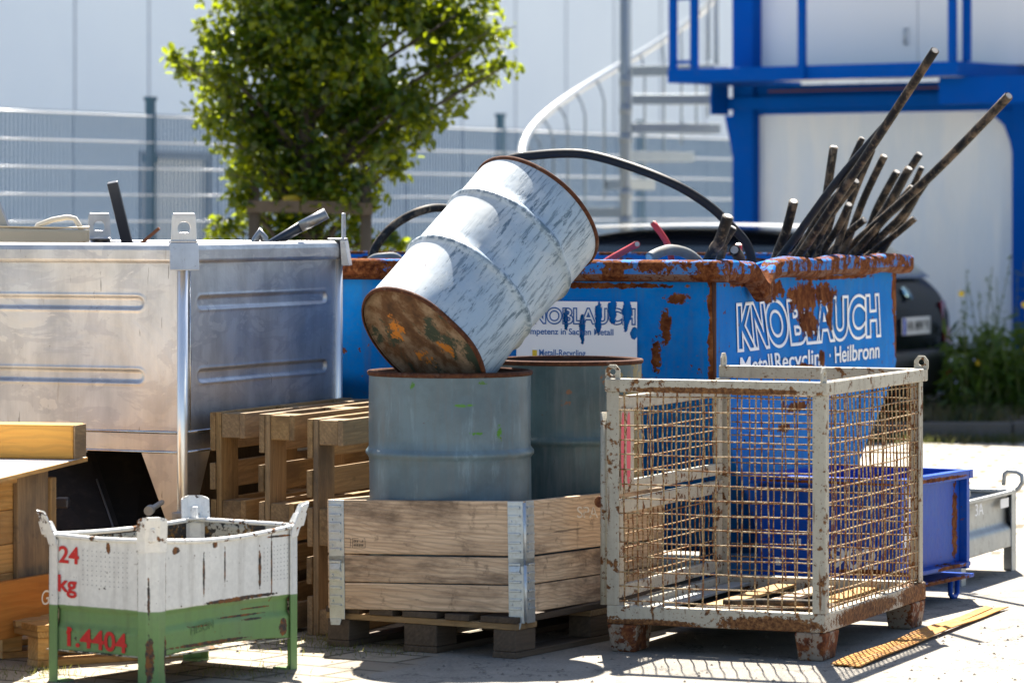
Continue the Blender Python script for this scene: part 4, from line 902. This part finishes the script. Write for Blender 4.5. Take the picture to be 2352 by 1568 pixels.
for ix, (x, y, sx, sy) in enumerate(((0,0,-1,1),(0,gy,-1,-1),(-gx,gy,1,-1),(-gx,0,1,1))):
    w1, w2 = .055, .055; ex, ey = -sx, -sy
    m = MB()
    def pl(q):      # angle section
        return [(x+ex*.006+sx*0, y+sy*q), ]
    prof = [(x+ex*.006, y+sy*w2), (x+ex*.006, y+sy*.022), (x+sx*.022, y+ey*.006), (x+sx*w1, y+ey*.006)]
    zs = [0, .1, .255, .30, zt_-.012]
    vs = [(p[0],p[1],z) for z in zs for p in prof]; k = len(prof)
    m.add(vs, [(i*k+j,i*k+j+1,(i+1)*k+j+1,(i+1)*k+j) for i in range(len(zs)-1) for j in range(k-1)]); leg = m.build('leg', BOXM, gb, solid=.005)
    m = MB(); m.box(min(x+sx*.005,x+sx*.065), max(x+sx*.005,x+sx*.065), min(y+sy*.005,y+sy*.065), max(y+sy*.005,y+sy*.065), 0, .006); m.build('foot_plate', BOXM, leg)
    # folded lug plate, flared outwards over the corner
    cdir = Vector((ex, ey, 0)); m = MB()
    base_ = [Vector((x+ex*.010, y+sy*.058, zt_-.035)), Vector((x+ex*.010, y+sy*.024, zt_-.035)), Vector((x+sx*.024, y+ey*.010, zt_-.035)), Vector((x+sx*.058, y+ey*.010, zt_-.035))]
    mid_ = [p + cdir*.006 + Vector((0,0,.035)) for p in base_]
    up_ = [p + cdir*.026 + Vector((0,0,.105)) for p in base_]; up2 = [p + cdir*.028 + Vector((0,0,.117)) for p in base_]
    ctr = (up2[1]+up2[2])/2
    up2 = [ctr+(p-ctr)*.86 for p in up2]; up2[0].z -= .006; up2[3].z -= .006
    rows = [base_, mid_, up_, up2]; vs = [p for r_ in rows for p in r_]
    m.add(vs, [(i*4+j, i*4+j+1, (i+1)*4+j+1, (i+1)*4+j) for i in range(3) for j in range(3)]); lg = m.build('stacking_lug', RIMW, gb, solid=.005)
    m = MB(); q_ = [mid_[0]-cdir*.004, mid_[1]-cdir*.004, mid_[2]-cdir*.004, mid_[3]-cdir*.004, Vector((x+sx*.05,y+sy*.012,zt_+.002)), Vector((x+sx*.012,y+sy*.05,zt_+.002))]
    m.add(q_+[p+Vector((0,0,.006)) for p in q_], [(0,1,2,3,4,5),(11,10,9,8,7,6)]+[(k,(k+1)%6,6+(k+1)%6,6+k) for k in range(6)]); m.build('lug_ledge', RIMW, lg)
    m = MB(); m.hexa([(x+ex*.012+sx*.03,y+ey*.012,zt_),(x+ex*.012,y+ey*.012,zt_),(x+ex*.012,y+ey*.012+sy*.03,zt_),(x+sx*.03,y+sy*.03,zt_),(x+ex*.02+sx*.02,y+ey*.02,zt_+.045),(x+ex*.02,y+ey*.02,zt_+.045),(x+ex*.02,y+ey*.02+sy*.02,zt_+.045),(x+sx*.015,y+sy*.015,zt_+.045)]); m.build('lug_stop', RIMW, gb, bevel=.003)
def punch(fn, u0, u1, v0, v1, nu, nv, nrm):
    m = MB()
    for i in range(nu):
        for j in range(nv):
            c = Vector(fn(u0+(u1-u0)*i/(nu-1), v0+(v1-v0)*j/(nv-1))); t1 = Vector((0,1,0)) if nrm[0] else Vector((1,0,0)); n_ = Vector(nrm)
            m.add([c+n_*.0028+t1*.0022*math.cos(q)+Vector((0,0,.0022*math.sin(q))) for q in [k*math.pi/3 for k in range(6)]], [tuple(range(6))])
    return m
PUN = worn('punched dimple', (.26,.27,.28), [], base=.62)
punch(lw, .70, .18, .60, .90, 11, 8, (0,-1,0)).build('perforation', PUN, gb); punch(rw, .80, .98, .55, .86, 8, 9, (1,0,0)).build('perforation', PUN, gb)
REDP = worn('red stencil paint', (.55,.012,.012), [], base=.80)
def press(o_, fn, n_):
    for v in o_.data.vertices: v.co += Vector(n_)*fn(v.co)
lwb = lambda c: (.012*sag(min(gx,max(0,-c.x)),gx))
for s_, ox, oz, h_, w_ in (('24',-.411,.400,.053,.086),('kg',-.415,.304,.053,.080),('1.4404',-.375,.125,.060,.262)):
    o_ = text(s_, 'stencil_number', REDP, gb, (ox,-.004+.004,oz), (1,0,-.03), (0,0,1), h_, w_, bold=.022)
    for v in o_.data.vertices:
        s2 = sag(min(gx,max(0,-v.co.x)),gx); v.co.y += .010*s2-.004
m = MB(); m.add([Vector((-.3745,-.0045,.163)), Vector((-.3745,-.0045,.172)), Vector((-.358,-.0045,.1845)), Vector((-.350,-.0045,.1845)), Vector((-.350,-.0045,.176))], [(0,1,2,3,4)])
m.build('stencil_flag', REDP, gb)
o_ = text('HESON', 'embossed_lettering', plain('embossed green', (.10,.19,.07), .5), gb, (.0,.20,.165), (0,1,.12), (0,0,1), .026, .12, bold=.01)
for v in o_.data.vertices: v.co.x += -.012*sag(v.co.y,gy)+.002

# ---- mesh cage pallet
KA = 22.6; K0 = Vector((1.089,12.87,0)); kx, ky = .815, 1.25
CB = [((0,y,.955),(.1,.16,.012)) for y in (.2,.7,1.1)]
CAGE = paint('chipped grey cage paint', (.44,.415,.34), .57, 24, .55, .3, [((-.4,0,.935),(.38,.1,.012)),((-.2,0,.12),(.2,.1,.03)),((-.65,0,.105),(.2,.1,.018)),((0,.5,.13),(.1,.4,.035)),((0,1.1,.13),(.1,.2,.05))], .30, .63, streak=.62, blobscale=50, amp=2.2, rustc=[(.28,(.03,.014,.008)),(.43,(.09,.04,.018)),(.54,(.17,.08,.032)),(.64,(.25,.13,.05)),(.74,(.38,.23,.10))])
FOOT = paint('rusty cage foot', (.27,.22,.17), .47, 14, .7, .3, (), .5, .56)
WIRE = paint('rusty mesh wire', (.43,.32,.17), .50, 45, .55, .2, (), .2, .55, rustc=[(.25,(.06,.025,.012)),(.45,(.16,.07,.03)),(.6,(.24,.11,.04)),(.78,(.32,.17,.07))])
cg = thing('mesh_cage', 'rusty grey wire mesh cage pallet with half gates, standing front right', 'mesh cage', K0, KA)
for fx in (-kx, -.115):
    for fy in (0, ky-.17):
        m = MB(); tq = .012
        m.hexa([(fx+tq,fy+tq,0),(fx+.115-tq,fy+tq,0),(fx+.115-tq,fy+.17-tq,0),(fx+tq,fy+.17-tq,0),(fx,fy,.1),(fx+.115,fy,.1),(fx+.115,fy+.17,.1),(fx,fy+.17,.1)]); m.build('foot', FOOT, cg, bevel=.008)
zl, zh = .101, .167
for b in ((-kx,0,0,.045),(-kx,0,ky-.045,ky),(-.045,0,.046,ky-.046),(-kx,-kx+.045,.046,ky-.046)):
    m = MB(); m.box(b[0],b[1],b[2],b[3],zl,zh); m.build('base_rail', CAGE, cg, bevel=.005)
for x in (-kx, -.047):
    for y in (0, ky-.047):
        m = MB(); m.box(x,x+.047,y,y+.006,zh,.925); xo = x if x < -.1 else x+.041; m.box(xo,xo+.006,y+.0065,y+.047,zh,.925) if y == 0 else m.box(xo,xo+.006,y-.041,y-.0005,zh,.925); m.build('post', CAGE, cg, bevel=.002)
for b in ((-kx-.006,.006,-.006,.034),(-kx-.006,.006,ky-.034,ky+.006),(-.034,.006,.0345,ky-.0345)):
    m = MB(); m.box(b[0],b[1],b[2],b[3],.925,.973); m.build('top_rail', CAGE, cg, bevel=.005)
def cagelug(x, y, ang):
    M = Matrix.Translation((x,y,.972)) @ Matrix.Rotation(R(ang),4,'Z'); n = 24; out = []; i_ = []
    for q in range(n):
        a = 2*math.pi*q/n; ca, sa = math.cos(a), math.sin(a); i_.append((.0115*ca,.024+.0115*sa)); k_ = 1/max(abs(ca)/.028,abs(sa)/.026); xx_, zz_ = ca*k_,.0235+sa*k_
        if zz_ > .03: xx_ = max(-.028+(zz_-.03)*.8, min(.028-(zz_-.03)*.8, xx_))
        out.append((xx_,zz_))
    m = MB(); m.ringplate(out,i_,.008,M); m.build('lifting_lug', CAGE, cg, bevel=.001)
cagelug(-kx+.02,.012,0); cagelug(-.012,.02,90); cagelug(-.015,ky-.012,0); cagelug(-kx+.01,ky-.02,90)
def meshpanel(A, U, V, nu, nv, nrm, bow=.0, ph=0, r=.0029, name='mesh'):
    A, U, V, N_ = Vector(A), Vector(U), Vector(V), Vector(nrm); m = MB(); rr = random.Random(ph)
    f = lambda u, v, o: A+U*u+V*v+N_*(bow*math.sin(math.pi*u)*math.sin(math.pi*v)+.0022*math.sin(u*17+v*11+ph)+o)
    for i in range(nu):
        u = (i+.5)/nu+rr.uniform(-.0018,.0018); m.tube([f(u+.0025*math.sin(v*1.3+i), v/8, -.0024) for v in range(9)], r, 6, False)
    for j in range(nv):
        v = (j+.5)/nv; m.tube([f(u/10, v+.002*math.sin(u*.9+j*2), .0024) for u in range(11)], r, 6, False)
    return m.build(name, WIRE, cg)
meshpanel((-kx+.04,.010,zh-.01),(kx-.08,0,0),(0,0,.78),15,15,(0,-1,0),.0,1)
meshpanel((-.012,.04,zh-.01),(0,ky-.08,0),(0,0,.78),24,15,(1,0,0),.010,2)
meshpanel((-kx+.04,ky-.012,zh-.01),(kx-.08,0,0),(0,0,.78),15,15,(0,1,0),.0,3)
# half gates on the left side
def gate(z0, z1, name, redpost):
    x = -kx+.012; m = MB(); g_ = []
    m.box(x-.012,x+.012,.07,ky-.07,z1-.05,z1); m.box(x-.012,x+.012,.07,ky-.07,z0,z0+.045); m.box(x-.012,x+.012,.07,.115,z0+.0455,z1-.0505); m.box(x-.012,x+.012,ky-.115,ky-.07,z0+.0455,z1-.0505)
    g = m.build(name, CAGE, cg, bevel=.004)
    nn = int((z1-z0-.09)/.05); w = meshpanel((x,.115,z0+.045),(0,ky-.23,0),(0,0,z1-z0-.095),20,nn,(1,0,0),0,4); w.parent = g
    return g
gate(.185,.535,'gate',0); gu = gate(.555,.905,'gate',1)
m = MB(); x = -kx+.026; m.box(x,x+.003,.071,.20,.57,.86); pst = m.build('painted_plate', CAGE, gu)
def brush(u,v): return None
REDM = worn('pink red marker', (.60,.05,.10), [], base=.62)
for y0 in (.088,.145):
    m = MB(); pts = [(x+.0036, y0+.022*math.cos(q)*.9, .715+.13*max(-1,min(1,1.25*math.sin(q)))+.006*math.sin(q*5)) for q in [k*math.pi/12 for k in range(24)]]; m.add(pts,[tuple(range(24))]); m.build('red_mark', REDM, pst)
m = MB(); m.tube([(-kx-.02,.03,.165),(-kx-.02,.03,.85)], .014, 10); m.build('locking_bar', CAGE, cg)
m = MB(); m.tube([(-kx-.035,.02,.53),(-kx-.035,.055,.53)], .02, 10); m.build('gate_pivot', FOOT, cg)
for k, yv in enumerate((-.76,-.58,-.42,-.25,-.10)):
    m = MB(); m.box(yv,yv+.075,.05,ky-.05,.13,.142); m.build('floor_slat', WX(WOOD_NEW if k in (1,3) else WOOD_GREY,'y') if k != 0 else GALVD, cg, bevel=.002)
m = MB(); m.box(-kx+.05,-.05,.05,ky-.05,.108,.11); m.build('floor_sheet', plain('dark floor sheet', (.05,.05,.05), .6, 0, .4), cg)
cm = Matrix.Translation(K0) @ Matrix.Rotation(-R(KA),4,'Z')
pts = [cm @ Vector(p) for p in ((-.52,.14,.155),(-.40,.10,.155),(-.2,.16,.155),(-.09,.24,.155),(-.07,.34,.155),(-.16,.40,.16),(-.34,.32,.165),(-.5,.22,.165))]
q = []
for i in range(len(pts)-1):
    for k in range(4): q.append(pts[i].lerp(pts[i+1], k/4))
tag(MB().tube(q, .013, 10).build('rubber_seal', rubber('crumbly black foam', (.02,.018,.015), .75, .8)), 'crumbly black rubber strip bent in a loop on the cage floor', 'rubber strip')

# ---- blue bin behind the cage
BINM = paint('blue bin paint', (.003,.06,.40), .68, 8, .35, .2, [((.02,.3,.50),(.05,.35,.008),60),((-.3,-.02,.50),(.35,.05,.006),60),((.03,.35,.09),(.05,.3,.012),50),((0,.6,.3),(.05,.03,.18),40),((0,.45,.14),(.1,.14,.012)),((-.1,0,.15),(.2,.1,.012)),((0,.1,.33),(.1,.03,.14))], .25, .665, blobscale=30, spec=.1, fade=(.35, (.03,.13,.42)))
BB = thing('blue_bin', 'small royal blue steel bin with white numbers behind the mesh cage', 'steel bin', (1.51,14.46,0), 30)
bx, by = .62, .68
m = MB(); z0, z1 = .12, .52
for x0,x1,y0,y1 in ((-bx,0,.02,.024),(-.024,-.02,.0245,by-.0245),(-bx,0,by-.024,by-.02),(-bx+.02,-bx+.024,.0245,by-.0245)): m.box(x0,x1,y0,y1,z0,z1)
m.box(-bx+.025,-.025,.025,by-.025,z0,z0+.004); m.build('tub', BINM, BB)
m = MB(); m.box(-bx-.02,.02,-.02,.02,z1-.035,z1); m.build('rim', BINM, BB, bevel=.003); m = MB(); m.box(-bx-.02,.02,by-.02,by+.02,z1-.035,z1); m.build('rim', BINM, BB, bevel=.003)
m = MB(); m.box(-.02,.02,.0205,by-.0205,z1-.035,z1); m.build('rim', BINM, BB, bevel=.003); m = MB(); m.box(-bx-.02,-bx+.02,.0205,by-.0205,z1-.035,z1); m.build('rim', BINM, BB, bevel=.003)
m = MB(); m.box(-.0195,.012,.0,.03,z0,z1-.036); m.build('stiffener', BINM, BB, bevel=.002); m = MB(); m.box(-.0195,.012,by-.03,by,z0,z1-.036); m.build('stiffener', BINM, BB, bevel=.002)
m = MB(); m.box(-.0195,.03,0.031,by-.031,.135,.15); m.build('ledge', BINM, BB, bevel=.002); m = MB(); m.box(-bx-.01,.03,-.005,by+.005,.085,.10); m.build('base_plate', BINM, BB, bevel=.002)
m = MB(); m.box(-bx,-.03,-.01,.0195,.1005,.12); m.build('ledge', BINM, BB)
for yy_ in (.08, by-.10):
    for xx_ in (-.03, -bx+.05):
        m = MB(); m.tube([(xx_,yy_,.085),(xx_,yy_,.02),(xx_,yy_+.02,.008),(xx_,yy_+.05,.008),(xx_,yy_+.07,.02),(xx_,yy_+.07,.085)], .011, 8); m.build('skid', BINM, BB)
WHT = worn('white stencil', (.66,.68,.72), [], base=.60)
text('902', 'stencil_number', WHT, BB, (-.30,.0195,.165), (1,0,0), (0,0,1), .075, .20, bold=.02)
m = MB(); m.box(-bx+.08,-bx+.10,.017,.0195,.16,.19); m.box(-bx+.14,-bx+.19,.017,.0195,.24,.27); m.build('label_patch', WHT, BB)
m = MB()
rq = random.Random(5)
for q in range(26): y_ = rq.uniform(.05,.22); z_ = rq.uniform(.20,.46); m.box(-.0195,-.0185,y_,y_+rq.uniform(.015,.05),z_,z_+rq.uniform(.01,.05))
m.build('label_patch', WHT, BB)

# ---- galvanised box far right
GB0 = thing('galvanised_box', 'low galvanised stacking box with corrugated walls behind the blue bin', 'steel box', (2.20,16.2,0), 24)
def corr(z): return .014*math.tanh(4*math.sin((z-.12)/.26*2*math.pi*1.0+1.2))
gw, gd = .46, .80
# nearest corner is hidden by the bin: box runs left of and towards the viewer from its right rear post
m = MB()
m.grid(lambda u, v: (-.014+corr(.11+.23*v), -gd*u, .11+.23*v), 8, 40); m.grid(lambda u, v: (-gw*u, -gd, .11+.23*v), 8, 4); m.grid(lambda u, v: (-gw*u, 0, .11+.23*v), 4, 4); m.grid(lambda u, v: (-gw, -gd*u, .11+.23*v), 4, 4)
m.add([(0,0,.115),(-gw,0,.115),(-gw,-gd,.115),(0,-gd,.115)], [(0,1,2,3)]); m.build('wall', GALVD, GB0, solid=.004)
for x_, y_ in ((0,0),(0,-gd),(-gw,0),(-gw,-gd)):
    sx_ = -1 if x_ == 0 else 1; sy_ = -1 if y_ == 0 else 1
    m = MB(); m.box(min(x_-sx_*.006,x_+sx_*.05),max(x_-sx_*.006,x_+sx_*.05),min(y_-sy_*.006,y_),max(y_-sy_*.006,y_),0,.355); m.box(min(x_-sx_*.006,x_),max(x_-sx_*.006,x_),min(y_+sy_*.0005,y_+sy_*.06),max(y_+sy_*.0005,y_+sy_*.06),0,.355); m.build('leg', GALVD, GB0, bevel=.002)
    m = MB(); m.tube([(x_,y_,.345),(x_-sx_*.02,y_,.36),(x_-sx_*.035,y_,.385),(x_-sx_*.032,y_,.415),(x_-sx_*.01,y_,.43),(x_+sx_*.03,y_,.432),(x_+sx_*.045,y_,.42),(x_+sx_*.05,y_,.37)], .010, 8); m.build('stacking_hook', GALVD, GB0)
for a_, b_ in (((0,0,.345),(0,-gd,.345)),((0,-gd,.345),(-gw,-gd,.345)),((0,0,.345),(-gw,0,.345)),((-gw,0,.345),(-gw,-gd,.345))):
    MB().bar(a_, b_, .02, .016).build('rim', GALVD, GB0, bevel=.003)
m = MB(); m.box(.0005,.003,-.22,-.10,.285,.325); m.build('label', plain('white label', (.8,.8,.8), .5), GB0)
text('3A', 'chalk_mark', WHT, GB0, (.002,-.60,.28), (0,1,0), (0,0,1), .05, .12)

# ---- rusty strips on the ground
RS = paint('rusty strip steel', (.38,.175,.05), .45, 10, .75, .3, (), .2, .6, rustc=[(.25,(.20,.075,.02)),(.45,(.38,.17,.04)),(.6,(.5,.25,.06)),(.78,(.6,.33,.10))])
def strip(a, b, c, d, lab, lift):
    q = [G(*p) for p in (a,b,c,d)]; m = MB(); n = 16; vs = []
    for i in range(n+1):
        u = i/n; l = q[0].lerp(q[3],u); r_ = q[1].lerp(q[2],u); w = lift*math.sin(math.pi*u)+.004*math.sin(u*14)
        vs += [l+Vector((0,0,.006+w)), r_+Vector((0,0,.006+w*.7)), r_+Vector((0,0,.010+w*.7)), l+Vector((0,0,.010+w))]
    fs = [(i*4+j,i*4+(j+1)%4,(i+1)*4+(j+1)%4,(i+1)*4+j) for i in range(n) for j in range(4)]+[(0,1,2,3),(n*4+3,n*4+2,n*4+1,n*4)]
    tag(m.add(vs,fs).build('rusty_strip', RS), lab, 'metal strip')
strip((1908,1529),(1950,1532),(2280,1402),(2264,1398), 'rusty orange flat strip lying nearest the mesh cage', .004)
strip((1950,1534),(1976,1535),(2317,1399),(2287,1403), 'narrow rusty strip lying outside the wider one', .010)

# ---- wooden crate, lid, beam, ply panel and pallet at the left
XA = 24.0; far = P(118, 490, 13.2); far.z = 0
cr_ = thing('wooden_crate', 'pale pine crate with corner post under the white topped sheet', 'crate', far, XA)
CRL = 1.05
for z0, z1 in ((.13,.30),(.303,.40),(.403,.52),(.523,.632)):
    m = MB(); m.box(-.04,-.022,-CRL,0,z0,z1); m.build('side_board', WOOD_NEW[1], cr_, bevel=.003)
m = MB(); m.box(-.021,.0,-.225,-.02,.20,.648); m.build('corner_post', WX(WOOD_PAL,'z'), cr_, bevel=.004)
m = MB(); m.box(-.0215,.01,-.018,.02,.26,.62); m.build('corner_post', WX(WOOD_PAL,'z'), cr_, bevel=.004)
m = MB(); m.box(-.021,.0,-CRL,-.228,.615,.65); m.build('top_rail', WOOD_NEW[1], cr_, bevel=.003)
for z0, z1 in ((.13,.40),(.403,.632)):
    m = MB(); m.box(-.8,-.04,-.021,0,z0,z1); m.build('end_board', WOOD_NEW[0], cr_, bevel=.003)
lidM = Matrix.Translation((-1.545,13.48,.658)) @ Matrix.Rotation(-R(9),4,'Z')
o_ = thing('sheet_lid', 'white topped sheet lying on the pine crate', 'board', (0,0,0), M=lidM); m = MB(); m.box(-1.0,0,-1.5,0,0,.0145); m.build('board', WOOD_NEW[1], o_, bevel=.001); m = MB(); m.box(-.998,-.003,-1.498,-.003,.0147,.0165); m.build('coating', plain('white coating', (.78,.76,.72), .5, 0, .06), o_)
o_ = thing('timber_beam', 'thick yellow timber beam with a dirty sawn end on the white sheet', 'beam', (0,0,0), M=Matrix.Translation((-1.548,13.44,.675)) @ Matrix.Rotation(-R(12),4,'Z'))
m = MB(); m.box(-1.1,-.004,-.13,0,0,.125); m.build('beam_body', wood('orange yellow beam','x',(.70,.30,.02),(.78,.38,.035),.25,(.25,.08,.01),ring=.25), o_, bevel=.008)
m = MB(); m.box(-.0035,.003,-.128,-.002,.002,.123); m.build('sawn_end', WX(WOOD_PAL,'y'), o_, bevel=.002)
pm = thing('plywood_panel', 'orange brown plywood panel with white handwriting, leaning low against the crate', 'board', far+uu*.03-vv*.03, XA)
m = MB(); m.box(-.008,.014,-1.1,.02,.085,.285); m.build('panel', PLY, pm, bevel=.002)
text('GEM', 'handwriting', plain('white marker', (.85,.85,.82), .6), pm, (.0145,-.115,.178), (0,1,.05), (0,0,1), .05, .15, bold=.0)
m = MB(); m.lathe([(0,0),(.02,0),(.02,.002),(0,.002)], 14, Matrix.Translation((.0145,-.03,.262)) @ Matrix.Rotation(R(90),4,'Y')); m.build('paint_dab', plain('white dab', (.85,.85,.82), .6), pm)
v5 = Vector((math.sin(R(58)), math.cos(R(58)), 0)); u5 = Vector((-v5.y, v5.x, 0))
lp = make_pallet('new yellow pallet lying under the orange plywood panel behind the stacking box', None, Mx(Vector((-1.63,12.72,0)) , v5, u5) @ Matrix.Diagonal((.55,.9,1,1)), WOOD_NEW)

# ---- black steel parts beneath the stainless container
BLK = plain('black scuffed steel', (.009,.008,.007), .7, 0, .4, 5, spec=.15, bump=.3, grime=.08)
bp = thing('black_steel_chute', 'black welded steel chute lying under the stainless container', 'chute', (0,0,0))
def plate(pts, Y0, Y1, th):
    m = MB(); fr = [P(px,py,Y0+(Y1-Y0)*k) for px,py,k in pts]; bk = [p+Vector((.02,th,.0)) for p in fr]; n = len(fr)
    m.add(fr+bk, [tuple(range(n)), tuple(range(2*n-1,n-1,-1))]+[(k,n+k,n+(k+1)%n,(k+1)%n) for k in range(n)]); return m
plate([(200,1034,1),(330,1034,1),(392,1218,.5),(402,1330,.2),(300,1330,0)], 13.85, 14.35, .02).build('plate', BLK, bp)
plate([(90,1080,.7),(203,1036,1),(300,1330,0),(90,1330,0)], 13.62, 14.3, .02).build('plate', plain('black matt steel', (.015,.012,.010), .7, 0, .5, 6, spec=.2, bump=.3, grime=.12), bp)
MB().tube([P(222,1100,14.12), P(250,1180,13.95), P(297,1320,13.62)], .004, 6).build('weld_seam', plain('grey weld', (.10,.10,.10), .4, .5), bp)
c0 = P(128,1142,13.62); m = MB(); m.box(c0.x,c0.x+.05,c0.y-.03,c0.y+.03,c0.z-.04,c0.z); m.build('bracket', plain('bracket steel', (.05,.05,.06), .35, .4), bp, bevel=.008)
tag(MB().tube([P(345,1170,13.62), P(372,1153,13.82)], .010, 12).tube([P(341,1173,13.60), P(346,1169,13.63)], .018, 12).build('bolt', GALVD), 'galvanised bolt poking out beside the leg of the stainless container', 'bolt')

o_ = thing('shade_board', 'dark board added to darken the gap under the stainless container behind the pallets', 'board', (-1.35,14.95,0))  # board added and widened to stand in for the shade under the container
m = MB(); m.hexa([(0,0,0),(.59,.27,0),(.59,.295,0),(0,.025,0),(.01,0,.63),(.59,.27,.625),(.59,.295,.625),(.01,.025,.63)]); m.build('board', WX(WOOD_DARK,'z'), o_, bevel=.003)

# ---- litter and weeds on the ground
rr = random.Random(21); v = []; f = []
for i in range(900):
    px, py = rr.choice([(rr.gauss(640,60), rr.gauss(1475,12)), (rr.gauss(560,60), rr.gauss(1545,8)), (rr.gauss(860,80), rr.gauss(1492,8)), (rr.gauss(760,30), rr.gauss(1470,10)), (rr.gauss(80,60), rr.gauss(1545,10))])
    b = G(px, max(1440, py)); hgt = rr.uniform(.006,.03); d = Vector((rr.gauss(0,.012), rr.gauss(0,.012), hgt)); k_ = len(v); w_ = Vector((.0012,.0005,0)); v += [b-w_, b+w_, b+d]; f.append((k_,k_+1,k_+2))
tag(MB().add(v, f).build('joint_grass', leaf_mat('joint grass', (.06,.09,.02), (.2,.17,.07), (.3,.3,.05), .3)), 'tiny grass blades growing in the paving joints', 'grass', kind='stuff')
v = []; f = []; m = MB()
for i in range(520):
    px, py = rr.uniform(0,2352), rr.uniform(1420,1568); b = G(px, py); s_ = rr.choice([.002,.003,.004,.006,.009]); p = [b+Vector((rr.uniform(-1,1),rr.uniform(-1,1),0))*s_ for _ in range(4)]; c_ = b+Vector((0,0,s_*.8))
    c4 = [b+Vector((math.cos(a)*s_*rr.uniform(.6,1.2), math.sin(a)*s_*rr.uniform(.6,1.2), 0)) for a in (0,1.3,2.6,3.9,5.2)]
    m.add(c4+[c_], [(k,(k+1)%5,5) for k in range(5)])
tag(m.build('grit', plain('grit', (.20,.17,.14), .9, 0, .8, 60)), 'loose grit and crumbs scattered on the ground', 'grit', kind='stuff')
